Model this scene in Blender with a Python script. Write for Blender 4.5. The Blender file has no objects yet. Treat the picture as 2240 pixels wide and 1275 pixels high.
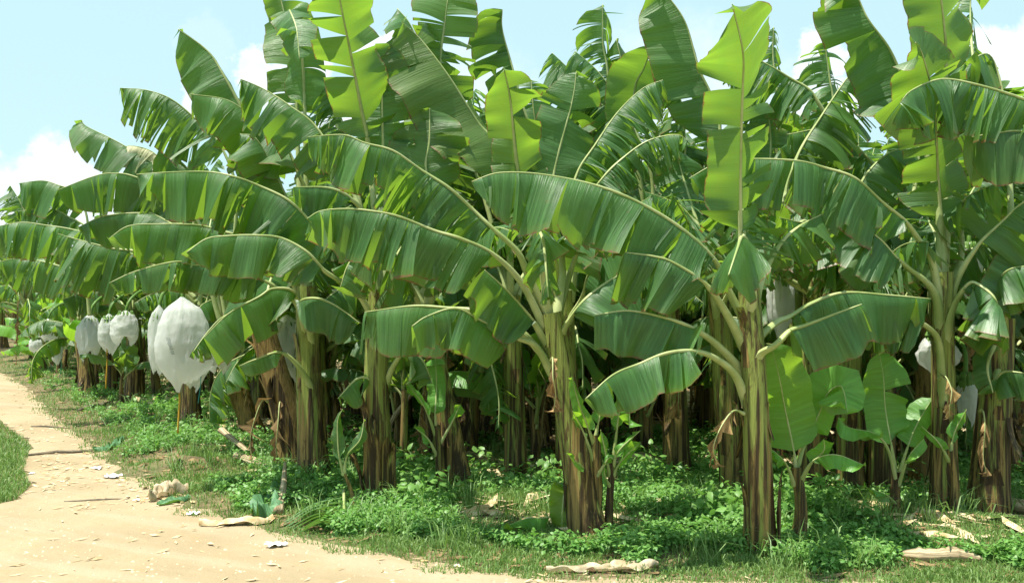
import bpy, math, random
import numpy as np
from mathutils import Vector

SC = bpy.context.scene
COL = SC.collection
F, CX, HZ, CH = 2178.0, 1120.0, 637.5, 1.9
R = random.Random(7)
NP = np.random.default_rng(7)
rad = math.radians
SUNDIR = Vector((-0.34, -0.12, 1.0)).normalized()

def P(px, py, Y):
    return np.array(((px - CX) / F * Y, Y, CH - (py - HZ) / F * Y))
def GY(py):
    return F * CH / (py - HZ)
def G(px, py):
    Y = GY(py)
    p = P(px, py, Y); p[2] = gh1(p[0], p[1])
    return p

# ------------------------------------------------------------------ ground shape
EDGE_PX = [(0, 812), (60, 850), (110, 905), (180, 960), (230, 1005), (330, 1062), (420, 1112), (560, 1155),
           (700, 1188), (860, 1218), (1000, 1243), (1160, 1262)]
EDGE = [((px - CX) / F * GY(py), GY(py)) for px, py in EDGE_PX]
EDGE = [(-34.0, 60.0)] + EDGE + [(2.0, 6.45), (6.0, 6.3), (30.0, 6.2)]
EX = np.array([e[0] for e in EDGE]); EY = np.array([e[1] for e in EDGE])
LEFT = [(-40.0, 8.1), (-9.0, 8.25), (-5.2, 8.62), (-4.62, 8.85), (-4.52, 9.1), (-4.7, 9.7), (-5.2, 10.6), (-5.9, 12.2), (-7.4, 14.4), (-11.0, 20.0), (-14.0, 25.0), (-39.0, 62.0)]
def dist_edge(x, y):
    """how far a ground point lies beyond the road's plantation edge (positive = in the plantation)"""
    ye = np.interp(x, EX, EY)
    e = 0.05
    sl = (np.interp(x + e, EX, EY) - np.interp(x - e, EX, EY)) / (2 * e)
    return (y - ye) / np.sqrt(1 + sl * sl)
def in_left(x, y):
    x = np.asarray(x, float); y = np.asarray(y, float)
    poly = LEFT + [(-60.0, 62.0), (-60.0, 8.0)]
    c = np.zeros(x.shape, bool)
    n = len(poly)
    for i in range(n):
        x1, y1 = poly[i]; x2, y2 = poly[(i + 1) % n]
        if y1 == y2: continue
        hit = ((y1 > y) != (y2 > y)) & (x < (x2 - x1) * (y - y1) / (y2 - y1) + x1)
        c ^= hit
    return c
MX, MY = (400 - CX) / F * GY(1030), GY(1030)
def gh(x, y):
    x = np.asarray(x, float); y = np.asarray(y, float)
    d = dist_edge(x, y)
    k = np.clip((d - .1) / .9, 0, 1); k = k * k * (3 - 2 * k)
    h = k * (.045 + .03 * np.sin(x * 2.1 + 1.3 * np.sin(y * 1.7)) + .025 * np.sin(y * 2.9 + x * .8 + 1) + .012 * np.sin(x * 6.1 + y * 5.3))
    h = h + .17 * np.exp(-(((x - MX) / .38) ** 2 + ((y - MY - .15) / .3) ** 2))
    return h
def gh1(x, y):
    return float(gh(np.array([x]), np.array([y]))[0])

# ------------------------------------------------------------------ mesh helpers
def np_mesh(name, V, quads=None, tris=None, uv=None, smooth=True, matidx=None):
    me = bpy.data.meshes.new(name)
    V = np.asarray(V, np.float32)
    quads = np.zeros((0, 4), np.int32) if quads is None else np.asarray(quads, np.int32).reshape(-1, 4)
    tris = np.zeros((0, 3), np.int32) if tris is None else np.asarray(tris, np.int32).reshape(-1, 3)
    nq, nt = len(quads), len(tris)
    me.vertices.add(len(V)); me.vertices.foreach_set('co', V.ravel())
    loops = np.concatenate([quads.ravel(), tris.ravel()]).astype(np.int32)
    me.loops.add(len(loops)); me.loops.foreach_set('vertex_index', loops)
    me.polygons.add(nq + nt)
    st = np.concatenate([np.arange(nq) * 4, nq * 4 + np.arange(nt) * 3]).astype(np.int32)
    me.polygons.foreach_set('loop_start', st)
    if matidx is not None:
        me.polygons.foreach_set('material_index', np.asarray(matidx, np.int32))
    if uv is not None:
        l = me.uv_layers.new(name='UVMap')
        l.data.foreach_set('uv', np.asarray(uv, np.float32)[loops].ravel())
    me.update(calc_edges=True); me.validate()
    me.polygons.foreach_set('use_smooth', np.full(len(me.polygons), smooth))
    return me

class Geo:
    def __init__(s): s.V = []; s.Q = []; s.T = []; s.U = []; s.M = []; s.n = 0
    def grid(s, pos, uv, flip=False, mat=0):
        a, b = pos.shape[:2]
        idx = np.arange(a * b).reshape(a, b) + s.n
        q = np.stack([idx[:-1, :-1], idx[1:, :-1], idx[1:, 1:], idx[:-1, 1:]], -1).reshape(-1, 4)
        if flip: q = q[:, ::-1]
        s.V.append(pos.reshape(-1, 3)); s.U.append(uv.reshape(-1, 2)); s.Q.append(q)
        s.M.append(np.full(len(q), mat)); s.n += a * b
    def mesh(s, name, origin=(0, 0, 0), smooth=True):
        V = np.concatenate(s.V) - np.asarray(origin)
        return np_mesh(name, V, np.concatenate(s.Q), None, np.concatenate(s.U), smooth, np.concatenate(s.M))

def link(name, me, mats, parent=None, loc=(0, 0, 0), color=None):
    o = bpy.data.objects.new(name, me); COL.objects.link(o)
    if not isinstance(mats, (list, tuple)): mats = [mats]
    for m in mats:
        if m.name not in [x.name for x in me.materials if x]: me.materials.append(m)
    o.parent = parent; o.location = loc
    o.color = color or (0, 0, 0, 1)
    return o
def tag(o, label=None, cat=None, group=None, kind=None):
    if label: o['label'] = label
    if cat: o['category'] = cat
    if group: o['group'] = group
    if kind: o['kind'] = kind
    return o
def empty(name, loc, label, cat, group=None):
    o = bpy.data.objects.new(name, None); COL.objects.link(o); o.location = loc; o.empty_display_size = .1
    return tag(o, label, cat, group)

def spline(pts, n):
    """Catmull-Rom through pts resampled by arc length; returns positions and the arc fraction of each control point"""
    p = np.asarray(pts, float)
    e = np.vstack([2 * p[0] - p[1], p, 2 * p[-1] - p[-2]])
    out = []; m = 14
    for i in range(len(p) - 1):
        a, b, c, d = e[i:i + 4]
        u = (np.arange(m) / m)[:, None]
        out.append(.5 * (2 * b + (c - a) * u + (2 * a - 5 * b + 4 * c - d) * u ** 2 + (3 * b - a - 3 * c + d) * u ** 3))
    out = np.vstack(out + [p[-1:]])
    s = np.concatenate([[0], np.cumsum(np.linalg.norm(np.diff(out, axis=0), axis=1))])
    fr = s[np.arange(len(p)) * m]
    t = np.linspace(0, s[-1], n)
    q = np.stack([np.interp(t, s, out[:, k]) for k in range(3)], 1)
    return q, fr / s[-1], s[-1]
def unit(a):
    return a / np.maximum(np.linalg.norm(a, axis=-1, keepdims=True), 1e-9)
def tangents(q):
    return unit(np.gradient(q, axis=0))
def frames(q, f):
    T = tangents(q); f = np.asarray(f, float)
    f = np.broadcast_to(f, T.shape)
    N = f - (f * T).sum(1, keepdims=True) * T
    bad = np.linalg.norm(N, axis=1) < .12
    N = unit(N)
    if bad.any():
        g = np.where(~bad)[0]
        if len(g):
            for k in np.where(bad)[0]:
                N[k] = N[g[np.argmin(abs(g - k))]]
            N = unit(N - (N * T).sum(1, keepdims=True) * T)
    S = np.cross(T, N)
    return T, N, S
def tube(geo, q, r, sides=7, uvs=1.0, mat=0, flat=1.0, f=(0, 0, 1), ends=True):
    T, N, S = frames(q, f)
    r = np.broadcast_to(np.asarray(r, float), (len(q),))
    if ends:
        q = np.vstack([q[:1], q, q[-1:]]); r = np.concatenate([[1e-4], r, [1e-4]])
        N = np.vstack([N[:1], N, N[-1:]]); S = np.vstack([S[:1], S, S[-1:]])
    a = np.linspace(0, 2 * math.pi, sides + 1)
    pos = q[:, None] + r[:, None, None] * (np.cos(a)[None, :, None] * S[:, None] + flat * np.sin(a)[None, :, None] * N[:, None])
    L = np.concatenate([[0], np.cumsum(np.linalg.norm(np.diff(q, axis=0), axis=1))])
    uv = np.stack(np.broadcast_arrays(L[:, None] * uvs, a[None] / (2 * math.pi)), -1)
    geo.grid(pos, uv, flip=True, mat=mat)

# ------------------------------------------------------------------ material helpers
def mat_new(name):
    m = bpy.data.materials.new(name); m.use_nodes = True
    nt = m.node_tree; nt.nodes.clear()
    return m, nt
class NT:
    def __init__(s, nt): s.nt = nt
    def n(s, typ, ins=None, **kw):
        x = s.nt.nodes.new(typ)
        for k, v in kw.items(): setattr(x, k, v)
        for k, v in (ins or {}).items(): s.set(x.inputs[k], v)
        return x
    def set(s, sock, v):
        if isinstance(v, bpy.types.NodeSocket): s.nt.links.new(v, sock)
        elif isinstance(v, bpy.types.Node): s.nt.links.new(v.outputs[0], sock)
        elif isinstance(v, (tuple, list)) and len(v) == 3 and sock.type == 'RGBA': sock.default_value = (*v, 1)
        else: sock.default_value = v
    def math(s, op, a, b=0.0, c=None, clamp=False):
        x = s.n('ShaderNodeMath', operation=op, use_clamp=clamp)
        s.set(x.inputs[0], a); s.set(x.inputs[1], b)
        if c is not None: s.set(x.inputs[2], c)
        return x.outputs[0]
    def mix(s, fac, a, b, blend='MIX'):
        x = s.n('ShaderNodeMix', data_type='RGBA', blend_type=blend)
        s.set(x.inputs[0], fac); s.set(x.inputs[6], a); s.set(x.inputs[7], b)
        return x.outputs[2]
    def noise(s, vec, scale, detail=3, rough=.55, out=0):
        x = s.n('ShaderNodeTexNoise', {'Scale': scale, 'Detail': detail, 'Roughness': rough})
        if vec is not None: s.set(x.inputs['Vector'], vec)
        return x.outputs[out]
    def mapping(s, vec, scale=(1, 1, 1), loc=(0, 0, 0)):
        x = s.n('ShaderNodeMapping'); s.set(x.inputs['Vector'], vec)
        x.inputs['Scale'].default_value = scale
        s.set(x.inputs['Location'], loc)
        return x.outputs[0]
    def step(s, v, lo, hi, a=0.0, b=1.0):
        x = s.n('ShaderNodeMapRange', interpolation_type='SMOOTHSTEP')
        s.set(x.inputs[0], v); s.set(x.inputs[1], lo); s.set(x.inputs[2], hi); s.set(x.inputs[3], a); s.set(x.inputs[4], b)
        return x.outputs[0]
    def out(s, sh):
        o = s.n('ShaderNodeOutputMaterial'); s.set(o.inputs[0], sh)

def leaf_material(name, top, top2, under, trans, tfac=.4, rough=.4, spec=.5, vein=1.0, brown=True):
    m, nt = mat_new(name); t = NT(nt)
    uv = t.n('ShaderNodeUVMap').outputs[0]
    info = t.n('ShaderNodeObjectInfo')
    off = t.n('ShaderNodeCombineXYZ', {0: t.math('MULTIPLY', info.outputs['Random'], 37.0), 1: t.math('MULTIPLY', info.outputs['Random'], 11.0)}).outputs[0]
    vm = t.n('ShaderNodeVectorMath', operation='ADD'); t.set(vm.inputs[0], uv); t.set(vm.inputs[1], off)
    u = vm.outputs[0]
    stripes = t.noise(t.mapping(u, (48, .4, 1)), 1.0, 3, .8)
    broad = t.noise(t.mapping(u, (5, 1.6, 1)), 1.0, 3)
    c = t.mix(t.step(broad, .3, .7), top, top2)
    c = t.mix(t.step(stripes, .38, .66, 0, .85 * vein), c, [x * 1.9 for x in top2])
    cu = t.mix(t.step(stripes, .35, .7, 0, .6 * vein), under, [x * .62 for x in under])
    sep = t.n('ShaderNodeSeparateColor'); t.set(sep.inputs[0], info.outputs['Color'])
    yel, dry = sep.outputs[0], sep.outputs[1]
    c = t.mix(yel, c, (.20, .24, .03)); cu = t.mix(yel, cu, (.24, .28, .05))
    geo = t.n('ShaderNodeNewGeometry')
    c = t.mix(geo.outputs['Backfacing'], c, cu)
    tr = t.mix(t.step(stripes, .3, .75, 0, .45 * vein), trans, [x * .55 for x in trans])
    tr = t.mix(t.step(broad, .35, .75, 0, .5), tr, (trans[0] * .6, trans[1] * .8, trans[2]))
    if brown:
        sx = t.n('ShaderNodeSeparateXYZ'); t.set(sx.inputs[0], uv)
        e = t.math('ADD', sx.outputs[1], t.math('MULTIPLY', t.math('SUBTRACT', t.noise(t.mapping(u, (22, 1.5, 1)), 1.0, 3), .5), .16))
        bl = t.noise(t.mapping(u, (9, 5, 1)), 1.0, 4, .6)
        c = t.mix(t.step(e, .80, 1.0, 0, .35), c, (.16, .19, .03))
        du = t.noise(t.mapping(u, (2.2, 3, 1)), 1.0, 5, .65)
        c = t.mix(t.step(du, .5, .75, 0, .30), c, (.15, .19, .085))
        fine = t.noise(t.mapping(u, (60, 40, 1)), 1.0, 3, .7)
        spot = t.math('MAXIMUM', t.step(e, .965, 1.0), t.step(bl, .70, .78, 0, .8))
        spot = t.math('MAXIMUM', spot, t.step(fine, .70, .76, 0, .5))
        spot = t.math('MAXIMUM', spot, dry)
        c = t.mix(spot, c, (.20, .125, .05)); tr = t.mix(spot, tr, (.26, .14, .04))
    bump = t.n('ShaderNodeBump', {'Strength': .85 * vein, 'Distance': .012, 'Height': stripes})
    bs = t.n('ShaderNodeBsdfPrincipled', {'Base Color': c, 'Roughness': rough, 'Normal': bump.outputs[0], 'Specular IOR Level': spec})
    tl = t.n('ShaderNodeBsdfTranslucent', {'Color': tr})
    mx = t.n('ShaderNodeMixShader', {0: tfac, 1: bs.outputs[0], 2: tl.outputs[0]})
    t.out(mx.outputs[0])
    return m
def simple_mat(name, c1, c2, scale=(8, 8, 8), rough=.75, coord='Object', bump=.3, trans=None, tfac=.3, lo=.35, hi=.65, spec=.3, detail=4):
    m, nt = mat_new(name); t = NT(nt)
    tc = t.n('ShaderNodeTexCoord')
    info = t.n('ShaderNodeObjectInfo')
    off = t.n('ShaderNodeCombineXYZ', {0: t.math('MULTIPLY', info.outputs['Random'], 19.0), 2: t.math('MULTIPLY', info.outputs['Random'], 7.0)}).outputs[0]
    v = t.mapping(tc.outputs[coord], scale, off)
    n = t.noise(v, 1.0, detail, .6)
    c = t.mix(t.step(n, lo, hi), c1, c2)
    b = t.n('ShaderNodeBump', {'Strength': bump, 'Distance': .02, 'Height': n})
    bs = t.n('ShaderNodeBsdfPrincipled', {'Base Color': c, 'Roughness': rough, 'Normal': b.outputs[0], 'Specular IOR Level': spec})
    sh = bs.outputs[0]
    if trans:
        tl = t.n('ShaderNodeBsdfTranslucent', {'Color': trans})
        sh = t.n('ShaderNodeMixShader', {0: tfac, 1: sh, 2: tl.outputs[0]}).outputs[0]
    t.out(sh)
    return m

M_LEAF = leaf_material('banana_leaf', (.026, .084, .024), (.052, .130, .037), (.115, .21, .08), (.33, .55, .04), .42, .42, .55)
M_CREAM = leaf_material('withered_leaf', (.42, .42, .24), (.55, .52, .32), (.45, .42, .25), (.5, .5, .2), .3, .7, .2, 1.0, False)
M_YOUNG = leaf_material('young_leaf', (.085, .24, .04), (.11, .29, .05), (.15, .29, .08), (.42, .70, .04), .48, .36, .5, .8, False)
M_DRY = leaf_material('dry_leaf', (.17, .095, .040), (.34, .22, .10), (.26, .17, .08), (.35, .20, .07), .2, .8, .2, 1.2, False)
M_RIB = simple_mat('leaf_rib', (.30, .38, .12), (.50, .55, .25), (3, 3, 3), .45, bump=.05, trans=(.35, .42, .08), tfac=.18, spec=.4)
M_WEED = leaf_material('weed_leaf', (.075, .21, .045), (.18, .34, .085), (.14, .29, .09), (.26, .55, .07), .33, .45, .4, .3, False)
M_GRASS = leaf_material('grass_blade', (.12, .235, .06), (.20, .31, .10), (.15, .27, .08), (.24, .42, .07), .3, .5, .35, .3, False)
M_STRAW = simple_mat('straw', (.40, .28, .13), (.68, .56, .36), (9, 9, 9), .85, bump=.2)
M_WHITE = simple_mat('white_scrap', (.72, .74, .74), (.82, .83, .82), (5, 5, 5), .5, bump=.1)
M_STICK = simple_mat('grey_stick', (.07, .06, .045), (.20, .16, .11), (6, 6, 20), .9, bump=.4)
M_CORD = simple_mat('yellow_cord', (.50, .28, .02), (.58, .36, .05), (5, 5, 5), .6, bump=.0)
M_TEAL = simple_mat('teal_ribbon', (.02, .30, .26), (.03, .38, .34), (5, 5, 5), .5, bump=.0)
M_FRUIT = simple_mat('green_fruit', (.07, .15, .02), (.10, .20, .03), (8, 8, 8), .5, bump=.05)
M_INK = simple_mat('dark_print', (.16, .19, .18), (.2, .23, .22), (8, 8, 8), .6, bump=0)

def trunk_material():
    m, nt = mat_new('banana_pseudostem'); t = NT(nt)
    tc = t.n('ShaderNodeTexCoord'); info = t.n('ShaderNodeObjectInfo')
    off = t.n('ShaderNodeCombineXYZ', {0: t.math('MULTIPLY', info.outputs['Random'], 23.0), 1: t.math('MULTIPLY', info.outputs['Random'], 9.0)}).outputs[0]
    o = tc.outputs['Object']
    fib = t.noise(t.mapping(o, (70, 70, 1.3), off), 1.0, 4, .65)
    pat = t.noise(t.mapping(o, (16, 16, .75), off), 1.0, 3, .6)
    strip = t.noise(t.mapping(o, (27, 27, .8), off), 1.0, 4, .6)
    blot = t.noise(t.mapping(o, (17, 17, 3.0), off), 1.0, 5, .7)
    uv = t.n('ShaderNodeUVMap').outputs[0]
    sx = t.n('ShaderNodeSeparateXYZ'); t.set(sx.inputs[0], uv)
    h = t.math('ADD', sx.outputs[1], t.math('MULTIPLY', t.math('SUBTRACT', pat, .5), 2.2))
    sc = t.n('ShaderNodeSeparateColor'); t.set(sc.inputs[0], info.outputs['Color']); tanb = sc.outputs[0]
    h = t.math('SUBTRACT', h, t.math('MULTIPLY', tanb, 1.6))
    green = t.mix(fib, (.085, .12, .022), (.33, .38, .085))
    tan = t.mix(fib, (.095, .055, .016), (.44, .31, .10))
    dark = t.mix(fib, (.008, .0055, .003), (.075, .045, .014))
    c = t.mix(t.step(h, .20, .50), tan, green)
    dk = t.step(t.math('ADD', strip, t.math('MULTIPLY', sx.outputs[1], -.17)), .38, .54)
    dk = t.math('MULTIPLY', dk, t.math('SUBTRACT', 1.0, t.math('MULTIPLY', tanb, .75)))
    c = t.mix(dk, c, dark)
    sp = t.step(t.math('ADD', blot, t.math('MULTIPLY', sx.outputs[1], .03)), .55, .64, 0, .9)
    c = t.mix(sp, c, t.mix(fib, (.022, .013, .006), (.15, .09, .03)))
    b = t.n('ShaderNodeBump', {'Strength': .9, 'Distance': .016, 'Height': t.math('ADD', fib, t.math('MULTIPLY', strip, .9))})
    bs = t.n('ShaderNodeBsdfPrincipled', {'Base Color': c, 'Roughness': .62, 'Normal': b.outputs[0], 'Specular IOR Level': .35})
    t.out(bs.outputs[0])
    return m
M_TRUNK = trunk_material()

def bag_material():
    m, nt = mat_new('white_bag_plastic'); t = NT(nt)
    tc = t.n('ShaderNodeTexCoord'); o = tc.outputs['Object']
    n = t.noise(t.mapping(o, (9, 9, 3.5)), 1.0, 5, .6)
    vo = t.n('ShaderNodeTexVoronoi', {'Vector': o, 'Scale': 15.0})
    hole = t.step(vo.outputs['Distance'], .05, .085, .75, 0)
    c = t.mix(t.step(n, .3, .7), (.88, .89, .87), (.95, .95, .92))
    c = t.mix(hole, c, (.10, .12, .11))
    b = t.n('ShaderNodeBump', {'Strength': .8, 'Distance': .03, 'Height': n})
    bs = t.n('ShaderNodeBsdfPrincipled', {'Base Color': c, 'Roughness': .25, 'Normal': b.outputs[0], 'Specular IOR Level': .5})
    tl = t.n('ShaderNodeBsdfTranslucent', {'Color': (.90, .92, .88)})
    tp = t.n('ShaderNodeBsdfTransparent', {'Color': (.93, .96, .96)})
    a = t.n('ShaderNodeMixShader', {0: .62, 1: bs.outputs[0], 2: tl.outputs[0]})
    a = t.n('ShaderNodeMixShader', {0: .12, 1: a.outputs[0], 2: tp.outputs[0]})
    t.out(a.outputs[0])
    return m
M_BAG = bag_material()

def ground_material(road):
    m, nt = mat_new('road_dirt' if road else 'plantation_soil'); t = NT(nt)
    tc = t.n('ShaderNodeTexCoord'); o = tc.outputs['Object']
    n1 = t.noise(o, .7, 5, .6); n2 = t.noise(o, 6.0, 5, .65); n3 = t.noise(o, 60.0, 4, .7)
    st = t.noise(t.mapping(o, (1.1, 7.0, 1)), 1.0, 4, .6)
    vo = t.n('ShaderNodeTexVoronoi', {'Vector': o, 'Scale': 38.0})
    if road:
        rot = t.n('ShaderNodeVectorRotate', rotation_type='Z_AXIS'); t.set(rot.inputs['Vector'], o); rot.inputs['Angle'].default_value = .45
        st = t.noise(t.mapping(rot.outputs[0], (.35, 3.2, 1)), 1.0, 4, .55)
        c = t.mix(t.step(n1, .35, .65), (.30, .235, .142), (.365, .29, .182))
        c = t.mix(t.step(n2, .48, .72, 0, .5), c, (.36, .25, .13))
        c = t.mix(t.step(st, .46, .66, 0, .45), c, (.40, .325, .225))
        c = t.mix(t.step(n3, .58, .72, 0, .5), c, (.30, .21, .115))
        c = t.mix(t.step(vo.outputs['Distance'], .0, .16, .15, 0), c, (.68, .56, .40))
        rough = .95
    else:
        c = t.mix(t.step(n2, .35, .65), (.10, .078, .045), (.22, .17, .09))
        c = t.mix(t.step(n1, .45, .65, 0, .7), c, (.09, .12, .04))
        c = t.mix(t.step(n3, .55, .72, 0, .6), c, (.34, .26, .15))
        rough = .97
    hgt = t.math('ADD', t.math('ADD', t.math('MULTIPLY', n3, .25), n2), t.math('MULTIPLY', st, .8))
    b = t.n('ShaderNodeBump', {'Strength': .55, 'Distance': .035, 'Height': hgt})
    bs = t.n('ShaderNodeBsdfPrincipled', {'Base Color': c, 'Roughness': rough, 'Normal': b.outputs[0], 'Specular IOR Level': .15})
    t.out(bs.outputs[0])
    return m
M_ROAD = ground_material(True); M_SOIL = ground_material(False)

# ------------------------------------------------------------------ leaf builder
def leaf_geo(pts, b, W, rng, f=(0, 0, 1), al=70, ar=70, g=.25, tear=.14, jit=11, gap=.14, cut=0.0, nv=8, sweep=.16, wav=6, rpet=.029, res=.035,
             limp=0, twist=1.25, tipdroop=0):
    """al / ar: droop angle of the -S / +S half in degrees; returns (blade Geo, rib Geo)"""
    n = 72
    pts = np.asarray(pts, float); kk = np.array([(rng.gauss(0, .012), rng.gauss(0, .012), rng.gauss(0, .012)) for _ in pts]); kk[0] = 0
    q, fr, L = spline(pts + kk, n)
    # sub-control index b may be fractional
    i0 = int(b); tb = fr[i0] + (fr[min(i0 + 1, len(fr) - 1)] - fr[i0]) * (b - i0)
    T, N, S = frames(q, f)
    tt = np.linspace(0, 1, n)
    def at(A, t): return np.stack([np.interp(t, tt, A[:, k]) for k in range(3)], -1)
    Lb = L * (1 - tb)
    blade, rib = Geo(), Geo()
    def prof(u):
        w = np.clip(u / .11, 0, 1) ** .5
        k = np.clip((u - .64) / .36, 0, 1)
        tip = np.maximum(1 - k ** 2.4, 0) ** .6
        if cut: tip = np.maximum(tip, cut)
        return w * tip
    ph = rng.uniform(0, 6)
    for side in (-1, 1):
        a0 = al if side < 0 else ar
        # tear positions
        br = [0.0]
        while br[-1] < 1:
            stp = tear * rng.choice((.22, .22, .3, .4, .6, 1, 1.3, 2.2)) / Lb
            br.append(br[-1] + max(stp, .012))
        br[-1] = 1.0
        da = 0; dg = 0
        for u0, u1 in zip(br[:-1], br[1:]):
            if u1 - u0 < .004: continue
            big = rng.random() < .25
            da = rng.gauss(0, jit) * (1.8 if big else 1); drp = rng.random() < .13; dg = rng.gauss(0, .10) + limp * rng.random()
            ds = rng.gauss(0, .07); tw = rng.gauss(0, twist) * min(1.0, (.10 / max((u1 - u0) * Lb, .01)) ** 1.3); wm = rng.uniform(.86, 1.05)
            if drp and (u1 - u0) * Lb < .12: da += 35 * (1 if a0 < 75 else .3); dg += .5; wm *= rng.uniform(.6, 1)
            gp = gap * (rng.uniform(.05, .5) if rng.random() < .68 else rng.uniform(1.2, 3.0))
            nt_ = max(2, int(math.ceil((u1 - u0) * Lb / res)) + 1)
            u = np.linspace(u0, u1, nt_); uc = .5 * (u0 + u1)
            t = tb + u * (1 - tb)
            m_, s_, n_, t_ = at(q, t), unit(at(S, t)), unit(at(N, t)), unit(at(T, t))
            late = abs(a0) > 34
            w = prof(u) * W * (1.24 if late else 1.08) * wm
            if u1 >= .999 and not cut: w[-1] = W * .02
            aa = np.radians(a0 + da + wav * np.sin(u * 9 + ph + side) + wav * .6 * np.sin(u * 23 + ph * 2))
            def dirv(fac):
                x = aa * fac
                return side * s_ * np.cos(x)[:, None] - n_ * np.sin(x)[:, None]
            d0 = dirv(1.0); late = abs(a0) > 34
            pos = np.zeros((nt_, nv + 1, 3)); pos[:, 0] = m_
            lx = (u - uc) * Lb
            cn = np.cross(d0, t_)
            for k in range(1, nv + 1):
                v = k / nv
                gg = np.clip((g + dg) * v * 1.4, 0, .96)
                dk = dirv(min(1.10, .46 + 1.35 * v ** .75)) if late else d0
                d = unit(dk * (1 - gg) + np.array((0, 0, -1.0)) * gg + 0)
                d = unit(d + t_ * (sweep + ds))
                pos[:, k] = pos[:, k - 1] + d * (w / nv)[:, None]
            vv = np.linspace(0, 1, nv + 1)[None, :, None]
            pos -= t_[:, None] * (lx[:, None, None] * gp * vv)
            pos += cn[:, None] * (lx[:, None, None] * tw * vv ** 1.2)
            # pleats and margin ripple
            rip = (.011 * np.sin(u * Lb * 21 + ph) + .008 * np.sin(u * Lb * 43 + 2 * ph) + .004 * np.sin(u * Lb * 83 + 3 * ph))[:, None, None] * vv ** 1.3
            pos += cn[:, None] * rip
            uv = np.stack(np.broadcast_arrays((u * Lb + (3.0 if side > 0 else 0))[:, None], np.linspace(0, 1, nv + 1)[None] * np.minimum(1, (w / (W * .5 + 1e-6)))[:, None]), -1)
            blade.grid(pos, uv, flip=(side > 0))
    # petiole + midrib
    k = max(2, int(tb * n))
    r = np.concatenate([np.linspace(rpet * 1.5, rpet * .8, k), np.linspace(rpet * .66, rpet * .14, n - k)])
    tube(rib, q - N * (r * .5)[:, None], r, 7, flat=.8, f=f)
    return blade, rib

def auto_angles(pts, f, o):
    """near / far (towards / away from the viewer's side of the row) or left / right droop into the -S / +S halves"""
    p = np.asarray(pts); T = p[-1] - p[max(0, len(p) // 2 - 1)]
    S = np.cross(T, np.asarray(f, float))
    if 'sl' in o or 'sr' in o:
        sl, sr = o.get('sl', 10), o.get('sr', 10)
        return (sr, sl) if S[0] < 0 else (sl, sr)
    nn, ff = o.get('n', 78) + 3, o.get('fa', 58)
    return (nn, ff) if S[1] > 0 else (ff, nn)

FACES = {'c': (0, -1, .12), 'a': (0, 1, .12), 'd': (0, 0, 1)}
def add_leaf(root, pts, b, W, rng, o, mat=None, joined=False, name='leaf'):
    f = FACES[o.get('f', 'd')] if isinstance(o.get('f', 'd'), str) else o['f']
    al, ar = auto_angles(pts, f, o)
    kw = {k: o[k] for k in ('g', 'tear', 'jit', 'gap', 'cut', 'nv', 'sweep', 'wav', 'rpet', 'res', 'limp', 'twist') if k in o}
    bl, rb = leaf_geo(pts, b, W, rng, f, al, ar, **kw)
    org = np.array(root.location)
    col = (o.get('yel', max(0, rng.gauss(.02, .05))), o.get('dry', 0.0), 0, 1)
    mat = mat or M_LEAF
    if joined:
        bl.V += rb.V; bl.U += rb.U; bl.Q += [q + bl.n for q in rb.Q]; bl.M += [m + 1 for m in rb.M]
        return link(name, bl.mesh(name, org), [mat, M_RIB], root, color=col)
    lf = link(name, bl.mesh(name, org), mat, root, color=col)
    link('midrib', rb.mesh('midrib', org), M_RIB, lf, color=col)
    return lf

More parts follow.
